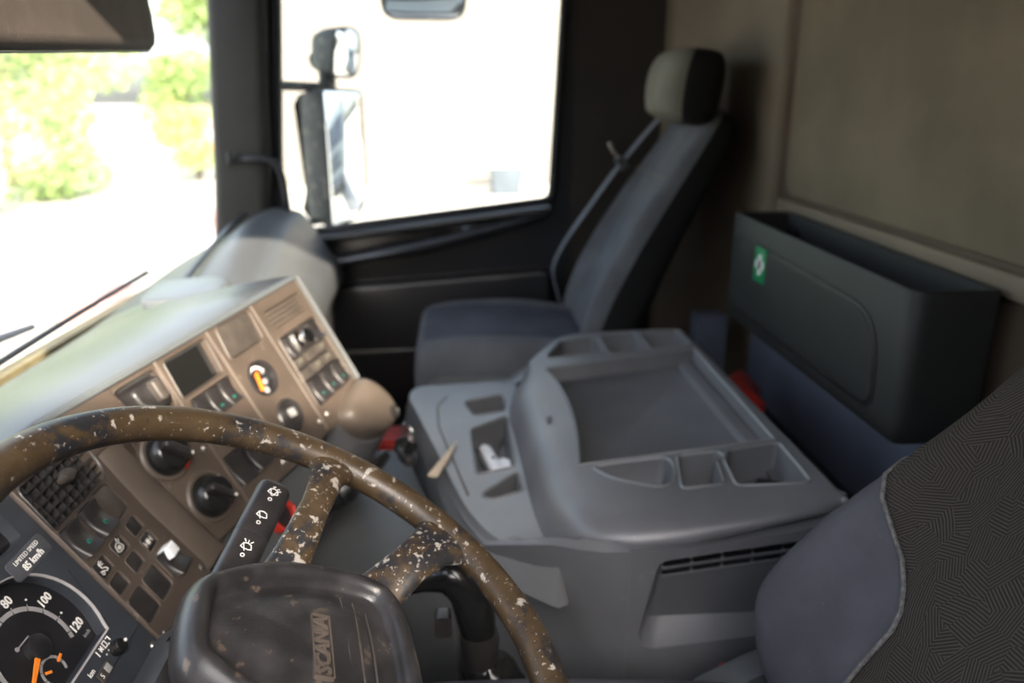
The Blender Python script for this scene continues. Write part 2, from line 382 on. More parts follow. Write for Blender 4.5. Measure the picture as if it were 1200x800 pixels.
# ledges of the door trim
y = [.44, .30, .10, -.10, -.30, -.43]
m = M().loft([[V((1.955 + dx, a, zs(a) + dz)) for dx, dz in ((0, -.004), (-.040, -.010), (-.048, -.014), (-.050, -.024), (-.044, -.036), (0, -.045))] for a in y])
obj('sill_ledge', m, MT['doorm'], door)
pl = spline([(1.93, .42, .70), (1.915, .28, .69), (1.90, .12, .715), (1.895, 0, .735), (1.90, -.15, .765), (1.915, -.30, .80), (1.935, -.42, .835)], 4)
rr = [.03 + .012 * math.sin(math.pi * k / (len(pl) - 1)) for k in range(len(pl))]
obj('armrest', M().tube(pl, rr, 12, True, .5), MT['doorm'], door)
o = roundpoly([(-.40, .845), (-.10, .80), (-.12, .762), (-.40, .80)], .02, 4)
fd = lambda a, b, c=0: V((1.955 - c, a, b))
obj('handle_recess', M().plate(fd, o, -.002, .012, .005), MT['dash'], door)
obj('pull_handle', M().tube(spline([(1.94, -.14, .775), (1.915, -.16, .79), (1.91, -.25, .80), (1.915, -.34, .812), (1.94, -.36, .82)], 4), .009, 10), MT['doorm'], door)
o = roundpoly([(-.44, .20), (.36, .18), (.36, .60), (-.44, .66)], .05, 4)
obj('door_pocket', M().plate(fd, o, 0, .05, .02, 3), MT['doorm'], door)
obj('pocket_trim', M().tube([(1.90, -.42, .40), (1.90, .34, .385)], .006, 8), MT['dash'], door)
# passenger window
win = bpy.data.objects.new('window_1', None); COL.objects.link(win); win.location = (2.0, 0, .8); win['kind'] = 'structure'; win['label'] = 'passenger door window with black rubber seal'
loop = [V((1.952, a, b)) for a, b in wo]
rg = []
for i, p in enumerate(loop):
    t = (loop[(i + 1) % len(loop)] - loop[i - 1]).normalized(); nrm = t.cross(V((1, 0, 0)))
    rg.append([p + nrm * (.014 * math.cos(k * math.pi / 4)) + V((1, 0, 0)) * (.012 * math.sin(k * math.pi / 4)) for k in range(8)])
obj('window_seal', M().loft(rg, True, False, False, True), MT['black'], win)
pane = [V((1.995, a, b)) for a, b in wo]
m = M(); m.add(pane + [p + V((.004, 0, 0)) for p in pane], [list(range(len(pane))), list(range(len(pane), 2 * len(pane)))[::-1]])
obj('pane', m, MT['glass'], win)
# A pillar
rings = []
for z, y0, y1, x0 in [(.5, .46, .66, 1.90), (.80, .455, .615, 1.90), (.95, .44, .600, 1.905), (1.2, .425, .583, 1.905), (1.46, .405, .565, 1.905), (1.78, .37, .53, 1.905)]:
    rings.append([V((p[0], p[1], z)) for p in roundpoly([(x0, y0), (2.02, y0 - .01), (2.02, y1 + .02), (1.96, y1 + .02), (x0, y1)], [.035, .005, .005, .01, .02], 4)])
struct('trim_7', M().loft(rings), MT['pillar'], 'dark olive windscreen pillar beside the passenger window')
# windscreen
ws = bpy.data.objects.new('window_2', None); COL.objects.link(ws); ws.location = (.75, .66, .7); ws['kind'] = 'structure'; ws['label'] = 'windscreen above the dashboard'
def wsy(x, z):  # gently curved screen
    return .66 - (z - .66) * .125 + .05 * (1 - ((x - .75) / 1.25) ** 2)
g = []; nx, nz = 17, 9
for j in range(nz): 
    for i in range(nx):
        x = -.5 + 2.5 * i / (nx - 1); z = .66 + 1.12 * j / (nz - 1); g.append(V((x, wsy(x, z), z)))
fs = [[j * nx + i, j * nx + i + 1, (j + 1) * nx + i + 1, (j + 1) * nx + i] for j in range(nz - 1) for i in range(nx - 1)]
obj('pane', M().add(g, fs), MT['glass'], ws)
obj('rubber_seal', M().tube([(-.5 + 2.5 * i / 16, wsy(-.5 + 2.5 * i / 16, .66), .655) for i in range(17)], .014, 8), MT['black'], ws)
obj('header', slab(-.5, 2.0, .46, .62, 1.66, 1.80), MT['pillar'], ws)
# cowl outside the windscreen
m = M(); ring = lambda x: [V((x, wsy(x, .66) + .018, .685)), V((x, wsy(x, .66) + .06, .680)), V((x, .84, .55)), V((x, .84, .0)), V((x, wsy(x, .66) + .018, .0))]
m.loft([ring(-.55 + 2.65 * i / 16) for i in range(17)])
struct('trim_8', m, MT['tan'], 'sunlit tan cowl outside below the windscreen')

# grab handle on the A pillar
t = thing('grab_handle', 'black bent grab handle on the pillar beside the passenger window', 'handle', (1.90, .45, .86))
obj('bar', M().tube(spline([(1.915, .52, 1.01), (1.885, .49, 1.012), (1.875, .43, 1.008), (1.872, .405, .99), (1.875, .392, .95), (1.88, .388, .88), (1.90, .39, .82), (1.915, .40, .80)], 5), .0105, 10), MT['black'], t)
for p in ((1.912, .52, 1.01), (1.915, .40, .80)):
    f_ = frame(p, (0, 1, 0), (0, 0, 1)); obj('mount', M().lathe(f_, (0, 0), [(.02, -.008), (.02, .004), (.016, .008)] if f_.e3.x > 0 else [(.02, .008), (.02, -.004), (.016, -.008)], 14), MT['black'], t)
# coat hook on the pillar
m = M().tube(spline([(1.908, .555, 1.0), (1.89, .55, 1.0), (1.88, .548, 1.012), (1.878, .547, 1.03)], 4), .005, 8)
tag(obj('coat_hook', m, MT['dash']), 'small grey hook on the pillar left of the grab handle', 'hook')

# ------------------------------------------------------------------ dashboard
dash = thing('dashboard', 'grey plastic dashboard under the windscreen with humped passenger end', 'dashboard', (.8, .4, 0))
# cluster plane and centre panel plane
FC = frame((0, .30, .69), (1, 0, 0), (0, .559, .829))
PTL = V((.47, .349, .813)); PE1 = V((.935, -.342, .093)); PU = V((.084, .469, .879))
FP = frame(PTL, PE1, PU)
# top between the rear edge and the windscreen
redge = [(-.49, .392, .806), (-.2, .390, .806), (.1, .388, .806), (.376, .383, .804), (.47, .349, .813), (.62, .293, .828), (.78, .235, .844), (.93, .18, .859), (.965, .26, .82), (1.00, .35, .79), (1.08, .40, .775)]
rings = []
for (x, y, z) in redge:
    yw = wsy(x, .68) - .012; r = []
    a, b = V((x, y, z)), V((x + .03, yw, .690))
    r.append(a + V((0, .010, -.035))); r.append(a + V((0, -.002, -.006))); r.append(a + V((0, .002, 0)))
    r.append(a + V((0, .012, .003)))
    for t_ in (.25, .5, .75, .92):
        p = a.lerp(b, t_); p.z += .035 * math.sin(math.pi * t_); r.append(p)
    r.append(b); r.append(b + V((0, 0, -.06)))
    rings.append(r)
obj('dash_top', M().loft(rings, False), MT['dashtop'], dash, 50)
# passenger hump
def humpring(x):
    k = sm(1.02, 1.75, x)
    zr = .775 + .09 * k
    pts = [(.22 + .15 * k, .22), (.24 + .10 * k, .50), (.195 + .035 * k, .60 + .03 * k), (.20 + .035 * k, .655 + .025 * k), (.315 + .035 * k, zr - .010), (.42 + .03 * k, zr), (.55, .735 + .06 * k), (wsy(x, .7) - .015, .700 + .04 * k), (wsy(x, .7) - .015, .60)]
    P_ = [V((p[0], p[1])) for p in pts]; out_ = [P_[0]]
    for a, q, b in zip(P_[:-2], P_[1:-1], P_[2:]):
        e0 = q + (a - q).normalized() * min(.03, (a - q).length * .45); e1 = q + (b - q).normalized() * min(.03, (b - q).length * .45)
        out_ += [e0 * (1 - t_) ** 2 + q * 2 * t_ * (1 - t_) + e1 * t_ * t_ for t_ in (0, .25, .5, .75, 1)]
    return [V((x, q.x, q.y)) for q in out_ + [P_[-1]]]
rings = [humpring(x) for x in [1.03, 1.06, 1.12, 1.2, 1.3, 1.4, 1.5, 1.6, 1.7, 1.78, 1.84, 1.88, 1.90]]
rings.insert(0, [V((1.015, p.y + (.42 - p.y) * .12, p.z + (.5 - p.z) * .08)) for p in rings[0]])
obj('passenger_hump', M().loft(rings), MT['dash'], dash, 45)
# step tray in front of the hump
o = roundpoly([(1.00, .36), (1.02, .52), (1.18, .54), (1.19, .42), (1.15, .36)], .04, 4)
ft = frame((0, 0, .772), (1, 0, .05), (0, 1, -.08))
obj('tray_step', M().plate(ft, o, -.03, .012, .008, 3), MT['dashtop'], dash)
# defrost slot along the hump
sl = [V((1.86, .512, .8495)), V((1.70, .512, .840)), V((1.5, .512, .8125)), V((1.35, .51, .792)), V((1.24, .50, .782))]
m = M(); m.loft([[p + V((0, -.006, -.004)), p + V((0, .006, -.006)), p + V((0, .006, .0035)), p + V((0, -.006, .0055))] for p in sl])
obj('defrost_slot', m, MT['black'], dash)
# body under the panels, down to the floor
m = M()
def under(x, y, z): return [V((x, y + .012, z)), V((x, .60, .66)), V((x, .62, .2)), V((x, .50, .20)), V((x, y + .05, max(.34, z - .30)))]
lo = [FC(-.49, -.16, -.02), FC(.25, -.16, -.02), FP(-.06, -.25, -.02), FP(.10, -.26, -.02), FP(.30, -.27, -.02), FP(.49, -.26, -.02)]
m.loft([[p, p + V((0, .10, -.02)), V((p.x, .58, .55)), V((p.x, .60, .15)), V((p.x, .46, .15)), p + V((0, .06, -.16))] for p in lo])
obj('lower_dash', m, MT['dash'], dash, 40)
# dark hood plate left of the centre panel and the raised strip between the panels
m = M().plate(FP, roundpoly([(-.115, -.004), (.0, -.004), (.012, -.06), (-.10, -.075)], .008, 3), -.03, .012, .004)
obj('hood_plate', m, MT['taupe'], dash)
st = []
for b, (xa, xb) in [(.10, (.405, .44)), (.05, (.392, .44)), (-.02, (.388, .438)), (-.08, (.392, .442)), (-.145, (.398, .45))]:
    st.append([FC(xa, b, -.03), FC(xa, b, .004), FC(xa + .006, b, .010), FC(xb - .004, b, .014), FC(xb, b, .010), FC(xb + .02, b, -.04)])
obj('raised_strip', M().loft(st), MT['taupe2'], dash, 40)
st = [[FC(.44, b, -.05), FC(.442, b, .010), FC(.475, b + .002, .002), FC(.52, b + .01, -.02), FC(.52, b, -.06)] for b in (.10, .03, -.05, -.15)]
obj('side_fillet', M().loft(st), MT['taupe'], dash, 40)
for (a, b, r) in [(.461, -.009, .0035), (.470, .006, .002)]:
    obj('screw', M().lathe(FC, (a, b), [(r, -.01), (r, .010), (r * .6, .0115)], 12), MT['steel'], dash)
# ignition nose under the centre panel
n0 = [(.375, -.255), (.49, -.222), (.528, -.262), (.545, -.315), (.52, -.350), (.46, -.352), (.40, -.320)]
nose = roundpoly(n0, .03, 4)
def nr(ins, z): return [FP(p[0], p[1], z) for p in inset(nose, ins)]
obj('lower_nose', M().loft([nr(0, -.06), nr(0, .0), nr(.004, .014), nr(.010, .022), nr(.016, .026)] + [[FP(.462 + (p[0] - .462) * k, -.295 + (p[1] + .295) * k, .026 + .003 * (1 - k * k)) for p in inset(nose, .016)] for k in (.8, .5, .2)]), MT['taupe2'], dash, 50)
obj('lock_hole', M().lathe(FP, (.505, -.325), [(.013, .02), (.013, .0305), (.010, .032), (.007, .029), (.003, .028)], 16), MT['button'], dash)
nl = [FP(p[0], p[1], -.01) for p in inset(nose, -.006)]
lowr = [[p for p in nl], [p + V((.02, .05, -.10)) for p in nl], [p + V((.03, .14, -.26)) for p in nl]]
obj('nose_underside', M().loft(lowr), MT['greyd'], dash)
# steering column area filler and bellows
obj('knee_panel', slab(-.49, .40, .36, .58, .12, .56), MT['dash'], dash)
# ------------------------------------------------------------------ instrument cluster
cl = thing('instrument_cluster', 'navy instrument cluster with white speed dial behind the steering wheel', 'instrument panel', FC(-.08, -.14, -.02))
DC = (.132, -.030); DR = .048
dopen = [(DC[0] + .078 * math.cos(math.radians(a)), DC[1] + .078 * math.sin(math.radians(a))) for a in range(-26, 215, 8)]
dopen = [p for p in dopen if p[1] > -.071] ; dopen = [(.200, -.071)] + dopen + [(.062, -.071)]
face = roundpoly([(-.46, -.165), (.238, -.165), (.240, .135), (-.46, .135)], .008, 3)
tach = circ2(-.06, -.025, .072, 40)
wg = roundpoly([(.06, .062), (.212, .062), (.212, .105), (.06, .105)], .008, 3)
m = M().fill([FC(*p, .004) for p in face], [[FC(*p, .004) for p in dopen], [FC(*p, .004) for p in tach], [FC(*p, .004) for p in wg]])
m.loft([[FC(*p, .004) for p in face], [FC(*p, -.03) for p in face]], True, False, True)
for h_ in (dopen, tach, wg): m.loft([[FC(*p, .004) for p in h_], [FC(*p, -.012) for p in h_]], True, False, False)
obj('face_plate', m, MT['cluster'], cl)
sp = obj('speedometer', M().add([FC(*p, -.0115) for p in inset(dopen, -.002)], [list(range(len(dopen)))]), MT['dial'], cl)
# bright bevel ring of the dial opening
rg = []
op = [p for p in dopen if p[1] > -.0705]
rg = [[FC(*q, c) for q, c in ((inset(dopen, .0)[i], .0045), (inset(dopen, -.0010)[i], .0050), (inset(dopen, -.0016)[i], .004), (inset(dopen, .0004)[i], .002))] for i in range(len(dopen))]
obj('bezel', M().loft(rg, True, False, False, True), MT['ringgrey'], sp)
def arcband(m, fr, c, r0, r1, a0, a1, z, n=6, th=.0004):
    A = [math.radians(a0 + (a1 - a0) * k / n) for k in range(n + 1)]
    q = [(c[0] + r1 * math.cos(a), c[1] + r1 * math.sin(a)) for a in A] + [(c[0] + r0 * math.cos(a), c[1] + r0 * math.sin(a)) for a in A[::-1]]
    return m.loft([[fr(*p, z) for p in q], [fr(*p, z + th) for p in q]])
m = M()
for k in range(13):
    a = -16 + 21.5 * k
    if k < 12: arcband(m, FC, DC, .0455, .0505, a + .9, a + 20.6, -.0112)
    arcband(m, FC, DC, .0475, .0525, a - .35, a + .35, -.0108, 1)
arcband(m, FC, DC, .0455, .0505, -24, -17, -.0112, 2)
obj('dial_ring', m, MT['ringgrey'], sp)
for s_, a in (('120', -15), ('100', 27), ('80', 70), ('60', 113), ('40', 156), ('20', 199)):
    r = .0615 if len(s_) == 3 else .0595
    obj('dial_number', text_m(FC, s_, DC[0] + r * math.cos(math.radians(a)), DC[1] + r * math.sin(math.radians(a)), .0135, -.0112, .0004, .0003), MT['white'], sp)
obj('dial_number', text_m(FC, 'km/h', DC[0] + .061, DC[1] - .030, .0058, -.0112), MT['ringgrey'], sp)
for a in (48, 5.5, 91, 134): obj('dial_dot', M().lathe(FC, (DC[0] + .058 * math.cos(math.radians(a)), DC[1] + .058 * math.sin(math.radians(a))), [(.0011, -.0115), (.0011, -.0108)], 10), MT['white'], sp)
# tacho symbol left of the hub, hub cap and needle
m = strokes(FC, [[(DC[0] - .012, DC[1] + .018), (DC[0] + .008, DC[1] + .018)]], .0012, -.0112); m.lathe(FC, (DC[0] - .012, DC[1] + .018), [(.0024, -.0115), (.0024, -.0108)], 12)
obj('dial_mark', m, MT['ringgrey'], sp)
obj('needle_hub', M().lathe(FC, (DC[0] + .002, DC[1] + .004), [(.0135, -.0115), (.0135, -.004), (.011, -.0025), (.003, -.002)], 28), MT['black'], sp)
nd = V((-.90, -.44)).normalized(); npn = V((-nd.y, nd.x)); c0 = V((DC[0] + .002, DC[1] + .004))
q = [c0 + nd * .008 + npn * .0028, c0 + nd * .008 - npn * .0028, c0 + nd * .05 - npn * .0012, c0 + nd * .05 + npn * .0012]
obj('needle', M().loft([[FC(*p, -.0065) for p in q], [FC(*p, -.0045) for p in q]]), MT['orange'], sp)
# small gauge at the foot of the speed dial
SC_ = (.130, -.0545)
m = M()
for k in range(7): arcband(m, FC, SC_, .0135, .0165, -35 + 36 * k, -35 + 36 * k + 33, -.0110, 4)
obj('gauge_ring', m, MT['ringgrey'], sp)
m = M()
for a, r0, r1 in ((15, .011, .020), (150, .004, .012)):
    d = V((math.cos(math.radians(a)), math.sin(math.radians(a)))); n_ = V((-d.y, d.x)) * .0014
    q = [V(SC_) + d * r0 + n_, V(SC_) + d * r0 - n_, V(SC_) + d * r1 - n_, V(SC_) + d * r1 + n_]; m.loft([[FC(*p, -.0105) for p in q], [FC(*p, -.0095) for p in q]])
obj('gauge_needle', m, MT['orange'], sp)
obj('gauge_text', text_m(FC, 'km', .142, -.083, .0085, .0042), MT['white'], cl)
obj('dial_glass', M().add([FC(*p, .0) for p in inset(dopen, -.0005)], [list(range(len(dopen)))]), MT['dglass'], sp)
# rev counter
tc_ = obj('rev_counter', M().add([FC(*p, -.0115) for p in tach], [list(range(len(tach)))]), MT['dial'], cl)
m = M()
for k in range(12): arcband(m, FC, (-.06, -.025), .050, .055, -40 + 22 * k, -40 + 22 * k + 20, -.011)
obj('dial_ring', m, MT['ringgrey'], tc_)
obj('needle', M().loft([[FC(-.06 + a, -.025 + b, c) for a, b in ((-.004, .004), (.004, -.004), (-.035, -.034), (-.037, -.032))] for c in (-.008, -.006)]), MT['orange'], tc_)
obj('warning_light_window', M().add([FC(*p, -.011) for p in wg], [list(range(len(wg)))]), MT['screen'], cl)
# speed limit plate with its lettering
lp = obj('speed_plate', M().plate(FC, rrect(.197, .043, .066, .0235, .005), .003, .0052, .0008), MT['plate'], cl)
obj('lettering', text_m(FC, 'LIMITED SPEED', .197, .0485, .0068, .0052), MT['white'], lp)
obj('lettering', text_m(FC, '85 km/h', .198, .0385, .0108, .0052, .0003, .0003), MT['white'], lp)
# reset knob, tank symbols and printed signs
kn = obj('reset_knob', M().lathe(FC, (.186, -.0905), [(.0085, .002), (.0085, .012), (.0072, .015), (.002, .0155)], 20), MT['blackgloss'], cl)
m = M().lathe(FC, (.193, -.0905), [(.0018, .008), (.0018, .0165), (.001, .017)], 10)
obj('pin', m, MT['white'], kn)
m = strokes(FC, [[(.165, -.0745), (.165, -.081)], [(.1705, -.0775), (.1755, -.0775)], [(.171, -.075), (.175, -.080)], [(.171, -.080), (.175, -.075)], [(.1785, -.0745), (.1835, -.0745), (.1835, -.081), (.1785, -.081), (.1785, -.0745)], [(.187, -.075), (.191, -.075), (.191, -.080)]], .0011, .0042)
for p in ((.173, -.086), (.1795, -.0855), (.186, -.0815)): m.lathe(FC, p, [(.001, .0042), (.001, .0047)], 8)
obj('symbol', m, MT['white'], cl)
od = obj('odometer_window', M().plate(FC, rrect(.155, -.0945, .024, .011, .001), .003, .0055, .0006), MT['blank'], cl)
obj('digit', M().plate(FC, rrect(.160, -.0945, .0085, .0085, .0008), .005, .0062, .0003), MT['ringgrey'], od)
obj('digit', text_m(FC, '5', .1475, -.0945, .0085, .0056), MT['white'], od)
obj('divider', strokes(FC, [[(.06, -.100), (.236, -.100)], [(.222, .003), (.205, -.071)]], .0009, .004, .0004), MT['black'], cl)
for (a, b) in ((.2285, -.128), (.103, .052)):
    s_ = obj('screw', M().lathe(FC, (a, b), [(.0050, .003), (.0050, .0052), (.0042, .0062), (.0020, .0062), (.0018, .0045)], 18), MT['steel'], cl)

# ------------------------------------------------------------------ switch panel right of the cluster
sw = thing('switch_panel', 'taupe switch panel with air vent and rocker switches beside the speed dial', 'switch panel', FC(.31, -.14, -.02))
HI = .006
out = roundpoly([(.243, -.150), (.400, -.150), (.392, -.05), (.392, .045), (.398, .115), (.246, .135)], [.008, .012, .02, .02, .02, .02], 3)
vout = roundpoly([(.249, .041), (.372, .041), (.384, .060), (.388, .102), (.252, .102)], .008, 3)
BIG = [(.264, .016), (.3075, .016), (.351, .016)]
LOW = [(.264, -.0915), (.307, -.0915), (.353, -.0905)]
SMALL = [(x, y_) for x in (.2595, .3045, .3495) for y_ in (-.026, -.0525)]
bigo = [rrect(x, y_, .037, .043, .006) for x, y_ in BIG]; lowo = [rrect(x, y_, .037, .038, .006) for x, y_ in LOW]; smo = [rrect(x, y_, .027, .0205, .0045) for x, y_ in SMALL]
hs = [vout] + bigo + lowo + smo
m = M().fill([FC(*p, HI) for p in out], [[FC(*p, HI) for p in h_] for h_ in hs])
for h_ in hs:
    m.loft([[FC(*p, HI) for p in h_], [FC(*p, -.012) for p in h_]], True, False, False)
m.loft([[FC(*p, HI) for p in out], [FC(*p, HI - .003) for p in inset(out, -.002)], [FC(*p, -.03) for p in inset(out, -.002)]], True, False, True)
obj('panel_plate', m, MT['taupe'], sw)
def rim_ring(outl, z, r=.0012):
    a = inset(outl, 0); b_ = inset(outl, -r); c_ = inset(outl, -2 * r)
    return M().loft([[FC(*a[i], z), FC(*b_[i], z + r), FC(*c_[i], z)] for i in range(len(a))], True, False, False, True)
for (h_) in smo + lowo: obj('switch_rim', rim_ring(h_, HI - .0002, .0009), MT['taupe2'], sw)
# rocker switches with a scooped face
def rocker(fr, o, cx, cy, wd, ht, z):
    rings = []
    n = 10
    for k in range(n + 1):
        b = -ht / 2 + ht * k / n; t_ = k / n
        top = z + .001 + .006 * (2 * t_ - 1) ** 2 + .003 * (1 - t_)
        e = .0035
        pts = [(-wd / 2, -.012 + z), (-wd / 2, top - e), (-wd / 2 + e * .4, top - e * .35), (-wd / 2 + e, top), (0, top - .0012), (wd / 2 - e, top), (wd / 2 - e * .4, top - e * .35), (wd / 2, top - e), (wd / 2, -.012 + z)]
        rings.append([fr(cx + a, cy + b, c) for a, c in pts])
    o.loft(rings); return o
for i, (x, y_) in enumerate(BIG):
    if i < 2:
        s_ = obj('rocker_switch', rocker(FC, M(), x, y_, .0345, .041, HI + .002), MT['button'], sw, 50)
        obj('green_lens', M().plate(FC, rrect(x + .003, y_ - .009, .0065, .005, .0015), HI + .001, HI + .0068, .0006), MT['green'], s_)
    else: obj('blank_plate', M().plate(FC, rrect(x, y_, .0345, .0405, .005), -.01, HI - .001, .001), MT['blank'], sw)
icons = {(.2595, -.026): 'man', (.3045, -.026): 'wash', (.3495, -.0525): 'axle'}
def icon(kind, cx, cy, z):
    P = lambda pts, k=.0012: [(cx + a * k, cy + b * k) for a, b in pts]
    ci = lambda x, y_, r, n=12: [(x + r * math.cos(2 * math.pi * i / n), y_ + r * math.sin(2 * math.pi * i / n)) for i in range(n + 1)]
    if kind == 'man': L_ = [P(ci(-3.5, -4, 1.7)), P([(-6, -1), (-1.5, -2.5), (2.5, -5.2), (5.5, -4.6), (4, -2), (0, .2), (-1, 2)]), P([(-1, 3), (4.5, 2.5)]), P([(-1, 4), (5, 5)]), P([(-1, 5), (3, 7)])]
    elif kind == 'wash': L_ = [P([(-6, -3), (-4, 2), (0, 4), (4, 2), (6, -3), (3, -5), (-3, -5), (-6, -3)]), P(ci(0, -1.3, 2)), P([(-1.2, -1.3), (1.2, -1.3)]), P([(2.5, 4.5), (4.5, 7.5)]), P([(4.8, 3), (7.5, 5.5)])]
    else: L_ = [P([(-7, -3), (-7, 3)]), P([(7, -3), (7, 3)]), P([(-7, 0), (-2.5, 0)]), P([(2.5, 0), (7, 0)]), P(ci(0, 0, 2.2)), P([(-2.6, -2.6), (2.6, 2.6)]), P([(-2.6, 2.6), (2.6, -2.6)]), P([(0, 3.4), (0, -3.4)])]
    return strokes(FC, L_, .0009, z)
for (x, y_) in SMALL:
    b_ = obj('indicator_button', M().plate(FC, rrect(x, y_, .0262, .0198, .004), -.01, HI - .0018, .0008), MT['button'], sw)
    if (x, y_) in icons: obj('symbol', icon(icons[(x, y_)], x, y_, HI - .0017), MT['white'], b_)
for i, (x, y_) in enumerate(LOW):
    if i < 2: obj('blank_cover', M().plate(FC, rrect(x, y_, .0355, .0365, .005), -.01, HI - .001, .0012), MT['button'], sw)
    else:
        s_ = obj('toggle_switch', rocker(FC, M(), x, y_, .036, .037, HI + .004), MT['button'], sw, 50)
        obj('white_key', M().plate(FC, rrect(x - .001, y_ + .0115, .019, .0165, .002), HI, HI + .0155, .0015), MT['whitepl'], s_, label='white square key cap')
for (a, b) in ((.254, -.133), (.388, -.133)):
    obj('screw', M().lathe(FC, (a, b), [(.0050, .004), (.0050, HI + .0012), (.0042, HI + .002), (.0020, HI + .002), (.0018, HI)], 18), MT['steel'], sw)
# air vent
vt = obj('air_vent', M().add([FC(*p, -.012) for p in vout], [list(range(len(vout)))]), MT['black'], sw)
obj('vent_frame', M().loft([[FC(*q[i], c) for q, c in ((inset(vout, 0), HI - .001), (inset(vout, -.0015), HI + .0015), (inset(vout, -.003), HI - .001))] for i in range(len(vout))], True, False, False, True), MT['button'], vt)
for k in range(8):
    x = .2615 + .0152 * k
    m = M(); m.loft([[FC(x + d0, .0425, c), FC(x + d1, .0425, c), FC(x + d1, .1005, c), FC(x + d0, .1005, c)] for d0, d1, c in ((-.004, -.0015, -.011), (-.0008, .0008, .0035))])
    obj('vane', m, MT['button'], vt)
for k in range(5):
    b = .0505 + .0105 * k
    m = M(); m.loft([[FC(.253, b + d0, c), FC(.384 - (.006 if k == 0 else 0), b + d0, c), FC(.384 - (.006 if k == 0 else 0), b + d1, c), FC(.253, b + d1, c)] for d0, d1, c in ((-.0035, -.002, -.011), (-.0007, .0007, .0052))])
    obj('vane', m, MT['black'], vt)
m = M(); rr_ = [[FC(.322 + a, .0765 + b * s_, c) for a, b in circ2(0, 0, .0115, 18, .0085)] for s_, c in ((1, .002), (1, .010), (.85, .0135), (.45, .015))]
m.loft(rr_); vk = obj('vent_knob', m, MT['blank'], vt)

# ------------------------------------------------------------------ centre control panel
cp = thing('centre_control_panel', 'taupe control panel angled to the driver with gauge, screen and knobs', 'control panel', FP(.24, -.26, -.02))
out = roundpoly([(.0, -.002), (.492, -.002), (.492, -.225), (.47, -.268), (.0, -.268), (-.03, -.262), (.005, -.10)], [.004, .012, .03, .02, .02, .015, .03], 3)
scr = roundpoly([(.112, -.012), (.206, -.012), (.200, -.072), (.106, -.072)], .006, 3)
bl = roundpoly([(.240, -.008), (.329, -.008), (.323, -.064), (.232, -.064)], .009, 3)
ca = roundpoly([(.008, -.012), (.092, -.012), (.088, -.075), (.014, -.075)], .010, 3)
vg = roundpoly([(.362, -.026), (.478, -.026), (.474, -.062), (.362, -.062)], .008, 3)
gd = roundpoly([(.358, -.080), (.478, -.080), (.480, -.222), (.354, -.222)], .008, 3)
sws = roundpoly([(.112, -.080), (.208, -.080), (.206, -.125), (.110, -.125)], .005, 3)
sw2 = roundpoly([(.102, -.180), (.196, -.180), (.194, -.235), (.100, -.235)], .005, 3)
gz = circ2(.270, -.118, .030, 36); kb = circ2(.278, -.197, .030, 36)
hs = [scr, bl, ca, vg, gd, sws, sw2, gz, kb]
m = M().fill([FP(*p, 0) for p in out], [[FP(*p, 0) for p in h_] for h_ in hs])
for h_ in hs: m.loft([[FP(*p, 0) for p in h_], [FP(*p, -.012) for p in h_]], True, False, False)
m.loft([[FP(*p, 0) for p in out], [FP(*p, -.004) for p in inset(out, -.003)], [FP(*p, -.06) for p in inset(out, -.003)]], True, False, True)
obj('panel_plate', m, MT['taupe'], cp)
for a in (.098, .219, .342):
    m = M(); m.loft([[FP(a + d + (.0 if b < 0 else 0), b, c) for d, c in ((-.004, -.001), (-.002, .0028), (.002, .0028), (.004, -.001))] for b in (-.004, -.13, -.262)])
    obj('rib', m, MT['taupe2'], cp)
obj('top_edge', M().tube([FP(-.11, 0, .002), FP(.0, 0, .004), FP(.25, 0, .004), FP(.492, 0, .002)], .004, 8), MT['dashtop'], cp)
m = M(); m.loft([[FP(.490 + d, b, c) for d, c in ((0, -.05), (0, .005), (.005, .008), (.010, .004), (.010, -.05))] for b in (.0, -.12, -.23)])
obj('side_edge', m, MT['dash'], cp)
def back(pts, z, name, mt, par=cp): return obj(name, M().add([FP(*p, z) for p in pts], [list(range(len(pts)))]), mt, par)
def lip(pts, name, par, mt, r=.0016):
    a = inset(pts, 0); b_ = inset(pts, -r); c_ = inset(pts, -2 * r)
    return obj(name, M().loft([[FP(*a[i], -.001), FP(*b_[i], r), FP(*c_[i], -.0005)] for i in range(len(a))], True, False, False, True), mt, par)
s_ = back(scr, -.010, 'display_screen', MT['screen']); lip(scr, 'screen_frame', s_, MT['blank'], .0018)
s_ = obj('blank_panel', M().plate(FP, inset(bl, .0015), -.012, -.002, .001), MT['blank'], cp); lip(bl, 'panel_lip', s_, MT['taupe2'])
# control in the left bay: dark lever knob in a recess
s_ = back(ca, -.0115, 'control_recess', MT['button']); lip(ca, 'recess_lip', s_, MT['taupe2'])
m = M().plate(FP, roundpoly([(.020, -.022), (.082, -.020), (.078, -.066), (.026, -.068)], .012, 4), -.012, .016, .008, 3, .004); k_ = obj('control_block', m, MT['button'], cp)
obj('control_handle', M().plate(FP, rrect(.058, -.040, .018, .034, .006), .012, .028, .004, 3), MT['blank'], k_)
for a, b in ((.028, -.052), (.040, -.060)): obj('indicator_dot', M().lathe(FP, (a, b), [(.0018, .012), (.0018, .0165)], 8), MT['white'], k_)
# small grille top right
s_ = back(vg, -.0115, 'speaker_grille', MT['blank'])
for k in range(4): obj('slat', M().plate(FP, roundpoly([(.366, -.031 - .0085 * k), (.474, -.031 - .0085 * k), (.474, -.035 - .0085 * k), (.366, -.035 - .0085 * k)], .001, 2), -.0115, -.003, .0008), MT['taupe2'], s_)
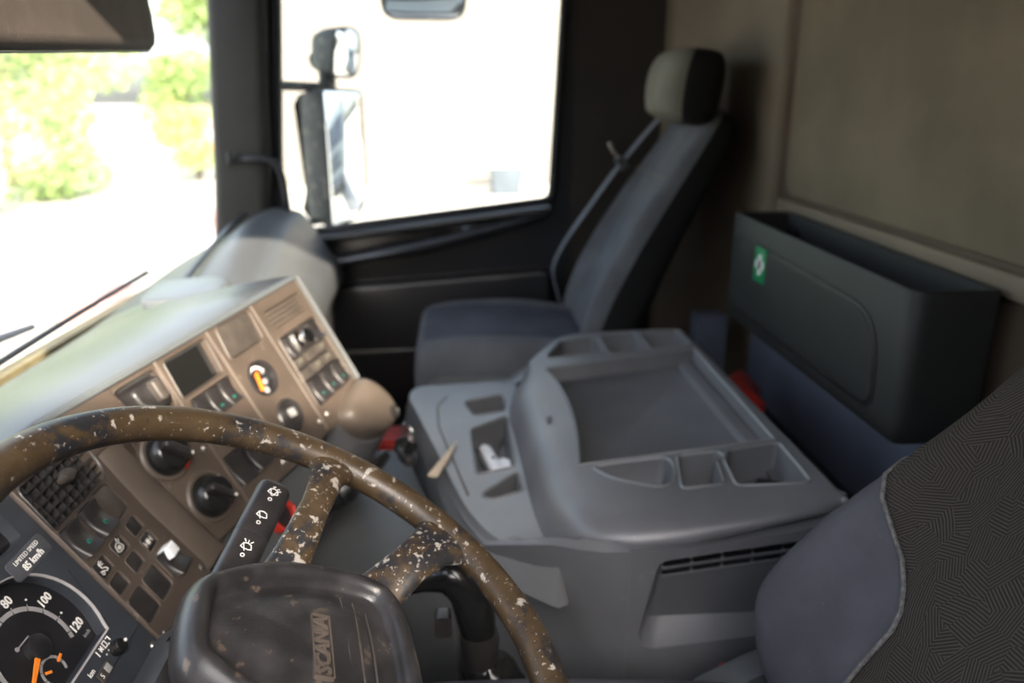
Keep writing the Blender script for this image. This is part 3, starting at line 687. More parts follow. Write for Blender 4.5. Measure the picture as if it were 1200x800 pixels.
# switch field on the right
gf = back(gd, -.0115, 'switch_field', MT['button']); lip(gd, 'field_lip', gf, MT['taupe2'])
def rk(fr, x, y_, wd, ht, z, par, mt, name='rocker_switch'): return obj(name, rocker(fr, M(), x, y_, wd, ht, z), mt, par, 50)
for i in range(3):
    for j, (yy, hh) in enumerate(((-.103, .040), (-.136, .020), (-.160, .020), (-.195, .044))):
        x = .379 + .0385 * i
        if j == 0 and i == 1:
            s_ = obj('round_knob', M().lathe(FP, (x, yy), [(.0165, -.011), (.0165, .012), (.0145, .016), (.005, .017)], 22), MT['chrome'], cp, label='round chrome knob')
            continue
        if j in (0, 3):
            s_ = rk(FP, x, yy, .034, hh, .001, cp, MT['button'])
            if j == 3: obj('green_lens', M().plate(FP, rrect(x, yy - .011, .006, .004, .001), .001, .0058, .0005), MT['green'], s_)
        else:
            s_ = obj('indicator_button', M().plate(FP, rrect(x, yy, .033, hh - .002, .003), -.0115, -.002, .0008), MT['blank'], cp)
            if (i + j) % 3 != 2:
                obj('symbol', strokes(FP, [[(x - .007, yy - .003), (x - .002, yy + .003), (x + .003, yy - .002), (x + .008, yy + .002)], [(x - .006, yy + .004), (x + .006, yy + .004)]], .0014, -.0019), MT['headfab'], s_)
# row of switches under the screen
for i in range(3):
    s_ = rk(FP, .128 + .031 * i, -.1025, .028, .042, -.001, cp, MT['button'])
    if i: obj('green_lens', M().plate(FP, rrect(.128 + .031 * i, -.114, .006, .004, .001), -.001, .005, .0005), MT['green'], s_)
obj('switch_well', M().add([FP(*p, -.0118) for p in sws], [list(range(len(sws)))]), MT['black'], cp)
for i in range(2): rk(FP, .124 + .046 * i, -.2075, .040, .050, -.002, cp, MT['button'])
obj('symbol', M().plate(FP, rrect(.177, -.196, .012, .008, .001), -.002, .0055, .0005), MT['ringgrey'], cp)
obj('switch_well', M().add([FP(*p, -.0118) for p in sw2], [list(range(len(sw2)))]), MT['black'], cp)
# gauge
g_ = back(gz, -.008, 'air_gauge', MT['dial'])
lipc = M().lathe(FP, (.270, -.118), [(.0325, -.001), (.0318, .004), (.029, .004), (.028, -.007)], 36, False); obj('bezel', lipc, MT['button'], g_)
m = M()
for k in range(9): arcband(m, FP, (.270, -.118), .019, .024, 20 + 22 * k, 20 + 22 * k + 17, -.0078, 3)
obj('gauge_scale', m, MT['white'], g_)
q = [(.2715, -.0995), (.2795, -.1005), (.2665, -.137), (.2595, -.136)]
q = [(.266, -.106), (.2735, -.104), (.266, -.138), (.259, -.136)]
obj('needle', M().loft([[FP(*p, -.007) for p in q], [FP(*p, -.005) for p in q]]), MT['orange'], g_)
for p, r in (((.279, -.126), .0055), ((.272, -.1395), .0058), ((.286, -.110), .004)): obj('gauge_dot', M().lathe(FP, p, [(r, -.0078), (r, -.0065), (r * .5, -.006)], 14), MT['ringgrey'], g_)
obj('gauge_glass', M().add([FP(*p, -.001) for p in circ2(.270, -.118, .029, 36)], [list(range(36))]), MT['dglass'], g_)
# round speaker-like knob below the gauge
k_ = obj('round_control', M().lathe(FP, (.278, -.197), [(.030, -.011), (.030, .002), (.027, .005), (.018, .001), (.008, .001)], 36), MT['button'], cp)
obj('knob_centre', M().plate(FP, rrect(.280, -.195, .010, .016, .004), .0, .012, .003, 3), MT['ringgrey'], k_)
# heater knobs
def heater(c, red):
    rg_ = obj('knob_surround', M().lathe(FP, c, [(.040, -.006), (.040, .001), (.037, .004), (.034, .003)], 40), MT['taupe2'], cp)
    k_ = obj('heater_knob', M().lathe(FP, c, [(.0325, .0), (.0325, .006), (.0300, .011), (.0265, .020), (.024, .022), (.005, .022)], 40), MT['blackgloss'], cp)
    if red: obj('red_band', arcband(M(), FP, c, .0330, .0375, -70, 40, .003, 16, .003), MT['red'], rg_)
    d = math.radians(-52)
    obj('grip', M().plate(FP, rrect(c[0], c[1], .046, .012, .005, 4, d), .018, .034, .004, 3), MT['button'], k_)
    obj('pointer', M().lathe(FP, (c[0] + .02 * math.cos(d), c[1] + .02 * math.sin(d)), [(.0022, .032), (.0022, .0345)], 10), MT['white'], k_)
    obj('knob_mark', M().lathe(FP, (c[0] + .024 * math.cos(.9), c[1] + .024 * math.sin(.9)), [(.0024, .012), (.0024, .0215)], 10), MT['ringgrey'], k_)
heater((.022, -.122), True); heater((.044, -.210), False)
for (a, b) in ((.334, -.241), (.362, -.241), (.205, -.250), (.085, -.150)):
    obj('screw', M().lathe(FP, (a, b), [(.0055, -.002), (.0055, .002), (.0045, .003), (.002, .003), (.0018, .001)], 16), MT['steel'], cp)

# ------------------------------------------------------------------ steering wheel
FW = frame((0, 0, .80), (1, 0, 0), (0, math.cos(math.radians(30)), .5))
WR = math.radians(14)     # the wheel is turned a little to the left
FWR = frame((0, 0, .80), FW.e1 * math.cos(WR) + FW.e2 * math.sin(WR), FW.e2 * math.cos(WR) - FW.e1 * math.sin(WR))
def wrot(p, sx): return ((p[0] * math.cos(WR) + p[1] * math.sin(WR)) * sx, -p[0] * math.sin(WR) + p[1] * math.cos(WR), p[2])
whl = thing('steering_wheel', 'brown worn four spoke steering wheel with black hub in the foreground', 'steering wheel', (0, .03, .72))
n1, n2, R0 = 96, 20, .243
rings = []
for i in range(n1):
    a = 2 * math.pi * i / n1; d = (math.cos(a), math.sin(a))
    rings.append([FW(d[0] * (R0 + .0175 * math.cos(2 * math.pi * k / n2)), d[1] * (R0 + .0175 * math.cos(2 * math.pi * k / n2)), .0165 * math.sin(2 * math.pi * k / n2)) for k in range(n2)])
obj('rim', M().loft(rings, True, False, False, True), MT['rim'], whl)
def spoke(pts, wds, ths):
    rings = []
    P = [V(p) for p in pts]; path = spline(P, 5); N_ = len(path)
    for i, p in enumerate(path):
        t_ = i / (N_ - 1) * (len(pts) - 1); k = min(int(t_), len(pts) - 2); f_ = t_ - k
        wv = wds[k] * (1 - f_) + wds[k + 1] * f_; tv = ths[k] * (1 - f_) + ths[k + 1] * f_
        T = (path[min(i + 1, N_ - 1)] - path[max(i - 1, 0)]).normalized(); s_ = V((-T.y, T.x, 0)).normalized(); nn = T.cross(s_)
        rings.append([FWR(*(p + s_ * (wv * math.cos(a) * abs(math.cos(a)) ** -.25) + nn * (tv * math.sin(a)))) if abs(math.cos(a)) > 1e-6 else FWR(*(p + nn * tv * math.sin(a))) for a in [2 * math.pi * q / 18 for q in range(18)]])
    return M().loft(rings)
for sx in (1, -1):
    obj('spoke', spoke([wrot(p, sx) for p in ((.080, .012, -.062), (.118, .010, -.043), (.17, .009, -.016), (.21, .009, -.004), (.240, .008, 0))], [.026, .019, .0155, .018, .034], [.010, .009, .0095, .011, .012]), MT['spoke'], whl)
    obj('spoke', spoke([wrot(p, sx) for p in ((.080, -.058, -.064), (.116, -.080, -.045), (.145, -.100, -.018), (.172, -.118, -.006), (.198, -.137, 0))], [.032, .026, .022, .025, .044], [.010, .009, .0095, .011, .012]), MT['spoke'], whl)
# hub pad
hubo = [(-.034, .074), (.034, .074), (.062, .050), (.088, .006), (.101, -.050), (.100, -.096), (.082, -.120), (.04, -.130), (-.04, -.130), (-.082, -.120), (-.100, -.096), (-.101, -.050), (-.088, .006), (-.062, .050)]
hubs = [(p.x, p.y) for p in spline([(a, b, 0) for a, b in hubo], 5, True)]
hz = -.026
rings = [[FWR(*p, z) for p in inset(hubs, d)] for d, z in ((.012, -.075), (.0, -.062), (-.002, -.048), (.0, -.038), (.005, hz - .003), (.011, hz), (.0165, hz - .0015), (.0195, hz - .008), (.0215, hz - .014), (.024, hz - .0155))]
rings += [[FWR(p[0] * s_, -.025 + (p[1] + .025) * s_, hz - .0155 + .010 * (1 - s_ * s_)) for p in inset(hubs, .024)] for s_ in (.8, .6, .4, .2)]
hb = obj('hub_pad', M().loft(rings), MT['hub'], whl, 60)
for b, xl in ((-.062, .068), (-.074, .064), (-.086, .054)):
    obj('ridge', M().tube([FWR(-xl, b, hz - .0125), FWR(-xl * .5, b, hz - .0095), FWR(0, b, hz - .0085), FWR(xl * .5, b, hz - .0095), FWR(xl, b, hz - .0125)], .0013, 8), MT['blank'], hb)
ez = hz - .0056
obj('emblem', text_m(FWR, 'SCANIA', -.004, -.036, .0180, ez, .0018, .0006, 0, 1.0), MT['taupe2'], hb, label='raised brand lettering')
eo = rrect(-.004, -.036, .070, .0175, .002)
ei = inset(eo, .0012)
obj('emblem_frame', M().loft([[FWR(*eo[i], ez - .003), FWR(*eo[i], ez + .0016), FWR(*ei[i], ez + .0016), FWR(*ei[i], ez - .003)] for i in range(len(eo))], True, False, False, True), MT['taupe2'], hb)
obj('hub_neck', M().lathe(FW, (0, -.02), [(.055, -.14), (.060, -.09), (.070, -.065), (.05, -.06)], 32), MT['black'], whl)
# steering column
co = thing('steering_column', 'dark plastic steering column shroud beneath the wheel hub', 'steering column', FW(0, 0, -.3))
rings = []
for z, a, b in ((-.10, .075, .07), (-.13, .082, .085), (-.20, .078, .085), (-.30, .06, .07), (-.42, .05, .05)):
    rings.append([FW(p[0], p[1], z) for p in rrect(0, .0, 2 * a, 2 * b, .03, 5)])
obj('shroud', M().loft(rings), MT['button'], co)
# wiper stalk
A, B = V((.055, .098, .735)), V((.228, .070, .782))
ax = (B - A).normalized()
upv = FW.e3
sd_ = ax.cross(upv).normalized(); upv = sd_.cross(ax)
FS = frame(A, ax, -sd_)
ln = (B - A).length
stk = thing('wiper_stalk', 'black wiper stalk with white wiper symbols behind the wheel spoke', 'stalk', A)
def stalkring(t_):
    w_ = .0185 - .0005 * t_ / ln; h_ = .0125; return [FS(t_, p[0], p[1]) for p in rrect(0, 0, 2 * w_, 2 * h_, .0105, 4)]
rings = [stalkring(x) for x in (0, .02, ln * .60)]
obj('stalk_body', M().loft(rings), MT['button'], stk)
def endring(t_, k): return [FS(t_, p[0] * k, p[1] * k) for p in rrect(0, 0, .0365, .0255, .0108, 4)]
obj('stalk_tip', M().loft([endring(ln * .602, .97), endring(ln * .61, 1), endring(ln - .006, 1), endring(ln - .002, .93), endring(ln, .8)]), MT['button'], stk)
obj('stalk_boot', M().loft([endring(x, k) for x, k in ((-.02, 1.35), (0, 1.3), (.008, 1.15), (.02, 1.05))]), MT['black'], stk)
def wipe_icon(t_, kind):
    k = .0011
    Q = lambda pts: [(t_ + b * k, -a * k) for a, b in pts]   # upright along the stalk
    ci = lambda x, y_, r, n=8: [(x + r * math.cos(2 * math.pi * i / n), y_ + r * math.sin(2 * math.pi * i / n)) for i in range(n + 1)]
    L_ = [Q([(-5, -1), (-3.6, 3.2), (0, 4.6), (3.6, 3.2), (5, -1), (2.4, -2), (-2.4, -2), (-5, -1)]), Q([(-.5, -4), (-3.2, 2.2)]), Q(ci(0, -9, 1.7))]
    if kind == 0: L_ += [Q([(.5, -4), (3.2, 2.2)]), Q([(2.4, 5), (4.2, 6.2)]), Q([(4.6, 3.4), (6.2, 4.2)]), Q([(-2, 6), (0, 7)])]
    if kind == 2: L_ += [Q([(0, 5), (0, 7.5)]), Q([(-2.4, 5.5), (-4, 7.5)]), Q([(2.4, 5.5), (4, 7.5)])]
    f2 = lambda a, b, c=0: FS(a, b, c)
    return strokes(f2, L_, .0009, .0125)
for t_, kd in ((ln - .017, 0), (ln - .050, 1), (ln * .60 - .020, 2)):
    obj('symbol', wipe_icon(t_, kd), MT['white'], stk)
# ------------------------------------------------------------------ gear lever beside the wheel
gl_ = thing('gear_lever', 'black gear lever with bent knob and shiny leather boot by the tunnel', 'gear lever', (.31, -.16, .36))
path = spline([(.315, -.055, .592), (.315, -.085, .603), (.312, -.115, .607), (.308, -.137, .585), (.306, -.147, .545), (.306, -.150, .520)], 5)
N_ = len(path); rs = [.014 + .012 * sm(0, .45, i / (N_ - 1)) - .003 * sm(.7, 1, i / (N_ - 1)) for i in range(N_)]; rs[0] = .007
obj('knob', M().tube(path, rs, 18), MT['blackgloss'], gl_)
obj('collar', M().lathe(frame((.306, -.151, .47), (1, 0, 0), (0, 1, 0)), (0, 0), [(.018, 0), (.024, .012), (.026, .045), (.0245, .055), (.015, .055)], 22), MT['button'], gl_)
obj('trigger', M().plate(frame((.300, -.105, .545), (0, 1, 0), (0, 0, 1)), rrect(0, 0, .022, .030, .006), -.012, .012, .003), MT['button'], gl_)
rings = []
for k, (z, r) in enumerate(((.478, .022), (.470, .030), (.455, .040), (.445, .037), (.425, .050), (.415, .046), (.395, .062), (.380, .056), (.350, .080), (.32, .10), (.10, .13))):
    rings.append([V((.31 + (r * (1 + .10 * math.sin(5 * a + k * 2.1))) * math.cos(a), -.165 - .02 * (.47 - z) + r * (1 + .10 * math.sin(4 * a + k * 1.3)) * math.sin(a), z + .004 * math.sin(3 * a + k))) for a in [2 * math.pi * q / 28 for q in range(28)]])
obj('boot', M().loft(rings), MT['blackgloss'], gl_, 60)
# ------------------------------------------------------------------ centre console over the engine tunnel
con = thing('centre_console', 'grey plastic console with open tray and bins over the engine tunnel', 'console', (.87, -.45, 0))
def zt(y): return .60 + .109 * (-.33 - y)
DECK = .52
# side walls: plan outline swept from the floor
plan = [(.43, -.690), (.43, -.50), (.43, -.376), (.403, -.370), (.404, -.335), (.412, -.30), (.432, -.262), (.470, -.215), (.53, -.165), (.617, -.132), (.75, -.100), (.95, -.050), (1.125, -.006), (1.18, -.02), (1.21, -.07), (1.24, -.12), (1.28, -.25), (1.32, -.36), (1.33, -.46), (1.26, -.690)]
def prow(z, d, yz=0): return [V((p[0], p[1], z)) for p in inset(plan, d)]
m = M(); r_ = [[V((p[0] + (d * sm(-.365, -.27, p[1]) if p[0] < .7 else 0), p[1], z)) for p in plan] for z, d in ((0, .075), (.30, .070), (.42, .050), (.49, .015))]
def ztun(p): return (.585 if p[1] < -.37 else DECK - .012 + .062 * sm(.54, .42, p[0])) if p[0] < .8 else (.57 if p[1] < -.27 else DECK - .012)
r_.append([V((p[0], p[1], ztun(p))) for p in plan])
r_.append([V((p[0], p[1], ztun(p) + .010)) for p in inset(plan, .012)]); r_.append([V((p[0], p[1], ztun(p) + .006)) for p in inset(plan, .05)])
m.loft(r_, True, True, False)
obj('tunnel_body', m, MT['grey'], con, 50)
# near side panel with the recessed vent field
def zl(y): return .578 + .04 * sm(-.37, -.70, y) if y < -.37 else .578 + .03 * sm(-.37, -.22, y)
side = [(-.692, .16), (-.692, .612), (-.60, .592), (-.50, .578), (-.40, .572), (-.370, .574), (-.370, .16)]
rec = roundpoly([(-.660, .427), (-.400, .402), (-.385, .425), (-.412, .553), (-.655, .583)], [.015, .02, .03, .015, .01], 4)
def fx(a, b, c=0): return V((.402 + c, a, b))
m = M().fill([fx(*p) for p in side], [[fx(*p) for p in rec]])
inn = [(p[0] + (.018 if p[0] > -.45 else 0) * -1, max(p[1], .440) if p[1] < .5 else p[1] - .006) for p in rec]
m.loft([[fx(*p) for p in rec], [fx(*q, .004) for q in inset(rec, .002)], [fx(*q, .028) for q in inn]], True, False, False)
m.loft([[fx(*p) for p in side], [fx(*p, .03) for p in side]], True, False, False)
obj('side_panel', m, MT['grey'], con, 40)
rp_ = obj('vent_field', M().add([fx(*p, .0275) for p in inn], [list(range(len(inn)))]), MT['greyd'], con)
for r in range(2):
    for k in range(5):
        y0 = -.424 - .0455 * k; z0 = .532 - .0135 * r + (-.424 - y0) * .118
        yy, zz = y0 - .0205, z0 + .0024
        f_ = frame((.4265, yy, zz), (0, -1, .118), (0, .118, 1))
        o_ = M().box((.4268, yy, zz), (.004, .041, .0068), Matrix.Rotation(-.117, 3, 'X'))
        obj('vent_slot', o_, MT['black'], con)
    z0 = .532 - .0135 * r - .0066
    obj('vent_louvre', M().tube([fx(-.420, z0, .024), fx(-.655, z0 + .0277, .024)], .0026, 6), MT['grey'], con)
# cap: rounded shoulder round a flat top with bins
co_ = [(.418, -.676), (.408, -.60), (.405, -.50), (.405, -.42), (.412, -.36), (.432, -.315), (.475, -.277), (.54, -.255), (.66, -.246), (.78, -.242), (.90, -.238), (1.02, -.236), (1.10, -.252), (1.20, -.30), (1.315, -.37), (1.340, -.42), (1.335, -.48), (1.305, -.60), (1.272, -.682), (1.20, -.692), (.80, -.692), (.45, -.692)]
capo = [(p.x, p.y) for p in spline([(a, b, 0) for a, b in co_], 4, True)]
def capw(x, y):   # shoulder width
    near = .055 * sm(.62, .46, x) * sm(-.70, -.62, y)
    front = .066 * sm(-.34, -.26, y) * sm(1.22, 1.08, x)
    return max(.012, near, front)
def capz(x, y):   # lower lip of the cap
    base = .572 + .045 * sm(-.37, -.69, y)
    k = sm(.42, .53, x) * sm(-.36, -.28, y)
    return base * (1 - k) + .512 * k
rings = []
nstep = 8
for k in range(-1, nstep + 1):
    a = math.pi / 2 * max(k, 0) / nstep; r = []
    ins0 = inset(capo, 1.0)
    for i, p in enumerate(capo):
        q = V(ins0[i]) - V(p); q.normalize(); wd = capw(*p); zl_ = capz(*p); top = zt(p[1] + q.y * wd)
        pos = V(p) + q * wd * (1 - math.cos(a)); z = zl_ + (top - zl_) * math.sin(a)
        if k == -1: pos = V(p) + q * .004; z = zl_ - .006
        r.append(V((pos.x, pos.y, z)))
    rings.append(r)
topo = rings[-1]
tray = [(p.x, p.y) for p in spline([(1.100, -.328, 0), (.997, -.345, 0), (.865, -.352, 0), (.734, -.345, 0), (.622, -.332, 0)], 5)] + roundpoly([(.60, -.66), (1.12, -.667)], .0)[0:0] + [(.622, -.658), (1.104, -.666)]
holes = dict(
    tray=(tray, .034, 'tray'),
    f1=(roundpoly([(1.175, -.335), (1.285, -.385), (1.285, -.470), (1.160, -.468)], .015, 4), .05, 'bin'),
    f2=(roundpoly([(1.150, -.482), (1.288, -.485), (1.280, -.565), (1.140, -.560)], .008, 4), .055, 'bin'),
    f3=(roundpoly([(1.140, -.578), (1.276, -.582), (1.250, -.668), (1.140, -.668)], .008, 4), .055, 'bin'),
    n1=(roundpoly([(.606, -.350), (.606, -.468), (.585, -.476), (.53, -.466), (.512, -.440), (.560, -.375)], [.01, .012, .02, .03, .02, .02], 4), .045, 'bin'),
    n2=(roundpoly([(.603, -.492), (.603, -.555), (.580, -.562), (.575, -.545), (.50, -.532), (.50, -.472)], .008, 3), .06, 'bin'),
    n3=(roundpoly([(.600, -.575), (.603, -.660), (.470, -.655), (.488, -.552), (.565, -.560)], .010, 3), .06, 'bin'))
P3 = lambda p, dz=0: V((p[0], p[1], zt(p[1]) + dz))
m = M().loft(rings, True, False, False)
m.fill(topo, [[P3(p) for p in h_[0]] for h_ in holes.values()])
obj('console_cap', m, MT['grey'], con, 50)
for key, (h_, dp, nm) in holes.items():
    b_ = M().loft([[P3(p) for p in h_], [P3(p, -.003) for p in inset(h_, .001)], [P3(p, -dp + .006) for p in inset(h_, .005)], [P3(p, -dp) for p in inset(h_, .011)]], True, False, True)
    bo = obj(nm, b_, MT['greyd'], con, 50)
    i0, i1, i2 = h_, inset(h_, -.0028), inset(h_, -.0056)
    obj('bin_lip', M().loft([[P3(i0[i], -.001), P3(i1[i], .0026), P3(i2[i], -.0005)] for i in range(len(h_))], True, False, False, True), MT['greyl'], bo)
# long step inside the tray at the rear edge, and the far raised wall
m = M().loft([[V((x, -.650, zt(-.65) - .034)), V((x, -.628, zt(-.628) - .034)), V((x, -.632, zt(-.632) - .020)), V((x, -.650, zt(-.65) - .018))] for x in (.635, 1.09)])
obj('tray_step', m, MT['grey'], con)
# latch in a scoop on the front of the cap
f_ = frame((.815, -.272, .578), (1, 0, 0), (0, -.70, .71))
obj('latch_scoop', M().loft([[f_(p[0] * s_, p[1] * s_ + .01, c) for p in circ2(0, 0, .017, 20, .034)] for s_, c in ((1.0, .004), (.9, .0075), (.75, .005), (.3, .004))]), MT['greyd'], con, 60)
obj('latch', M().lathe(f_, (0, -.012), [(.011, .0), (.011, .012), (.008, .015), (.002, .0155)], 18), MT['steel'], con)
# front deck with pockets
def fz(a, b, c=0): return V((a, b, DECK + c + (.02 * sm(-.10, .10, b))))
deck = roundpoly([(.43, -.275), (.48, -.218), (.535, -.172), (.617, -.138), (.95, -.055), (1.125, -.010), (1.185, -.03), (1.215, -.14), (1.21, -.265)], [.01, .02, .03, .05, .05, .03, .03, .03, .01], 3)
pA = roundpoly([(1.090, -.142), (1.130, -.228), (1.036, -.228), (1.014, -.160)], .012, 3)
pB = roundpoly([(.935, -.154), (1.000, -.229), (.766, -.231), (.737, -.161)], .010, 3)
pC = roundpoly([(.658, -.166), (.740, -.233), (.672, -.237), (.642, -.180)], .010, 3)
up3 = lambda p, dz=0: V((p[0], p[1], DECK + .008 + dz + .018 * sm(-.15, .15, p[1])))
dk = M().fill([up3(p) for p in deck], [[up3(p) for p in h_] for h_ in (pA, pB, pC)])
dk.loft([[up3(p) for p in deck], [up3(p, -.06) for p in inset(deck, -.012)]], True, False, False)
obj('front_deck', dk, MT['greyl'], con, 40)
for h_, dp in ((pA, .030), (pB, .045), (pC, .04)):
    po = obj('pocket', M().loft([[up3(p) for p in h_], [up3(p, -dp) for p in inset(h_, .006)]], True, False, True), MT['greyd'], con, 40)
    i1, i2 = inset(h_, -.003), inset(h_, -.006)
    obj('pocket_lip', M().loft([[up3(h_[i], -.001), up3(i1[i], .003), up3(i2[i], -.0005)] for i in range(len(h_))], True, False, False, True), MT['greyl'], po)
obj('forward_tunnel', M().loft([[V((p[0], p[1], z)) for p in roundpoly([(.60, -.13), (1.13, .0), (1.13, .20), (.66, .20)], .04, 3)] for z in (0, .36, .395)]), MT['dash'], con)
obj('deck_seam', M().tube([up3(p, .0005) for p in ((.66, -.142), (.80, -.115), (.95, -.085), (1.06, -.08), (1.12, -.10))], .0022, 6), MT['taupe2'], con)

# things lying on the console
def FZ(p, rot):
    c, s_ = math.cos(rot), math.sin(rot); return frame(p, (c, s_, 0), (-s_, c, 0))
f_ = FZ((.842, -.192, DECK - .030), math.radians(12))
wi = thing('white_clip', 'white plastic clip lying in the console pocket', 'clip', (.842, -.192, DECK - .033))
obj('arm', M().plate(f_, roundpoly([(-.070, -.014), (-.066, .012), (.060, .013), (.075, .004), (.075, -.006), (.060, -.013)], .006, 4), -.002, .016, .005, 3), MT['whitepl'], wi)
obj('blade', M().plate(f_, roundpoly([(-.066, -.010), (.004, -.012), (.012, -.024), (-.010, -.040), (-.050, -.040), (-.066, -.028)], .008, 4), -.002, .013, .004, 3), MT['whitepl'], wi)
obj('rivet', M().lathe(f_, (.005, -.004), [(.004, .012), (.004, .0175), (.002, .018)], 12), MT['button'], wi)
ky = thing('black_plug', 'small black plug with metal end in the rear corner bin of the console', 'plug', (.535, -.615, .572))
f_ = FZ((.525, -.620, .585), math.radians(60))
obj('plug_body', M().plate(f_, rrect(0, 0, .05, .034, .008), -.012, .020, .006, 3), MT['black'], ky)
obj('plug_end', M().tube([f_(-.025, 0, .004), f_(-.045, .004, .006), f_(-.055, .012, .012)], .008, 10), MT['steel'], ky)
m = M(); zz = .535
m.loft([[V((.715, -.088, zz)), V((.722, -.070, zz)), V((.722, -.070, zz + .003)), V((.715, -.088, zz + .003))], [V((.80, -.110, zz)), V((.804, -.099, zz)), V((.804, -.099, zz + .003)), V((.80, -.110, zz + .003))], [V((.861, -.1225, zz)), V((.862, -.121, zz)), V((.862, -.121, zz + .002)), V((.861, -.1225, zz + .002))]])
tag(obj('sun_patch_strip', m, MT['sunpatch']), 'narrow pointed beige strip standing in for a sun patch on the console deck', 'sunpatch')  # pale strip modelled in place of a sliver of sunlight
# key with tag hanging at the lock, black knob by the rim
kt = thing('ignition_key', 'metal key with dark fob below the taupe nose of the dashboard', 'key', FP(.50, -.385, .03))
obj('fob', M().plate(FP, rrect(.478, -.402, .038, .056, .012, 4, .3), .015, .030, .005, 3), MT['black'], kt)
obj('key_ring', M().tube([FP(.500 + .016 * math.cos(a), -.372 + .016 * math.sin(a), .033) for a in [2 * math.pi * k / 20 for k in range(21)]], .0022, 8, False), MT['chrome'], kt)
obj('key_blade', M().tube([FP(.505, -.366, .034), FP(.500, -.390, .037), FP(.488, -.412, .036)], .0045, 8), MT['chrome'], kt)
bl_ = thing('hand_brake_lever', 'small black hand brake knob and bellows under the centre panel', 'lever', FP(.25, -.40, -.02))
rings = []
for k, (c, r) in enumerate(((-.03, .05), (-.01, .046), (.0, .038), (.008, .042), (.016, .034), (.024, .038), (.032, .030), (.040, .033), (.046, .024), (.055, .020))):
    rings.append([FP(p[0], p[1], c) for p in circ2(.262, -.350, r, 24, r * .75)])
obj('bellows', M().loft(rings), MT['black'], bl_)
obj('knob', M().tube([FP(.262, -.350, .05), FP(.268, -.348, .075), FP(.30, -.345, .085), FP(.33, -.345, .085)], [.012, .014, .013, .011], 12), MT['blackgloss'], bl_)
rk_ = thing('red_ring_socket', 'red ringed socket under the centre panel seen through the wheel', 'socket', FP(.157, -.321, 0))
f2 = lambda a, b, c=0: FP(a, b, c - .018)
obj('red_ring', M().lathe(f2, (.150, -.318), [(.026, -.02), (.026, .012), (.024, .015), (.0195, .012), (.019, .004)], 28), MT['red'], rk_)
obj('cap', M().lathe(f2, (.150, -.318), [(.0185, -.01), (.0185, .007), (.012, .009), (.003, .009)], 24), MT['button'], rk_)
obj('socket_plate', M().plate(f2, rrect(.155, -.33, .36, .12, .03), -.03, -.004, .004), MT['dash'], dash)
bk = thing('black_switch_knob', 'small black knob on the console deck behind the wheel rim', 'knob', (.80, -.03, .53))
f_ = FZ((.80, -.030, .532), .4)
obj('base', M().plate(f_, rrect(0, 0, .05, .028, .008), -.002, .014, .004, 3), MT['button'], bk)
obj('stem', M().tube([f_(.0, 0, .012), f_(-.004, -.004, .028), f_(-.022, -.006, .034)], [.009, .010, .009], 12), MT['blackgloss'], bk)

# ------------------------------------------------------------------ seats
def seatring(c, ex, ef, a, b, h, p=3.2, n=48, bol=.55):
    out = []
    for k in range(n):
        th = 2 * math.pi * k / n; cx, sy = math.cos(th), math.sin(th)
        x = a * math.copysign(abs(cx) ** (2 / p), cx); y = b * math.copysign(abs(sy) ** (2 / p), sy)
        if y > 0: y += h * sm(bol, .86, abs(x) / a) * (1 - .4 * sm(.9, 1, abs(x) / a)) * min(1, y / (b * .3))
        out.append(V(c) + V(ex) * x + V(ef) * y)
    return out
def split(rings, fn, cap0=True, cap1=True, cyc=False):
    """loft whose faces go to several meshes: fn(i_ring, j_point) -> key"""
    ms = {}; n = len(rings[0])
    for i in range(len(rings) - 1):
        for j in range(n):
            k = (j + 1) % n; key = fn(i, j); ms.setdefault(key, {}).setdefault('f', []).append(((i, j), (i, k), (i + 1, k), (i + 1, j)))
    res = {}
    for key, d in ms.items():
        idx = {}; m = M()
        for q in d['f']:
            fc = []
            for t_ in q:
                if t_ not in idx: idx[t_] = len(m.v); m.v.append(V(rings[t_[0]][t_[1]]))
                fc.append(idx[t_])
            m.f.append(fc)
        res[key] = m
    return res
def catrings(keys, sub=4):
    """interpolate a list of parameter tuples with a spline"""
    out = []
    for i in range(len(keys) - 1):
        g = lambda j: keys[max(0, min(len(keys) - 1, j))]
        for k in range(sub):
            t_ = k / sub
            out.append([.5 * (2 * b + (c - a) * t_ + (2 * a - 5 * b + 4 * c - d) * t_ ** 2 + (3 * b - a - 3 * c + d) * t_ ** 3) for a, b, c, d in zip(g(i - 1), g(i), g(i + 1), g(i + 2))])
    out.append(list(keys[-1])); return out

# passenger seat, centred on x = 1.60
ps = thing('passenger_seat', 'grey cloth passenger seat with black sides and tan grey headrest', 'seat', (1.60, -.35, 0))
def build_back(keys, xc, n=48):
    rings = []
    for (y, z, a, b, h, lean) in catrings(keys):
        ef = V((0, math.cos(lean), math.sin(lean))); rings.append(seatring((xc, y, z), (1, 0, 0), ef, max(a, .002), max(b, .002), max(h, 0), 3.6, n))
    return rings
L0 = .46
bk_ = [(-.520, .47, .10, .03, 0, L0), (-.535, .485, .21, .055, .015, L0), (-.545, .53, .238, .07, .035, L0), (-.590, .64, .243, .072, .045, L0), (-.655, .78, .24, .066, .042, L0), (-.725, .92, .235, .06, .03, L0), (-.795, 1.05, .215, .055, .015, L0), (-.828, 1.115, .195, .052, .006, L0), (-.842, 1.142, .165, .042, 0, L0), (-.846, 1.150, .10, .02, 0, L0)]
rings = build_back([(y, z, a * .84, b, h, l) for y, z, a, b, h, l in bk_], 1.64)
def cls(i, j, n=48):
    a = 2 * math.pi * (j + .5) / n; s_ = math.sin(a); x = abs(math.cos(a)) ** (2 / 3.6)
    if s_ < .16: return 'shell'
    if x > .66: return 'bolsterR' if math.cos(a) > 0 else 'bolsterL'
    return 'top' if i > 21 else 'centre'
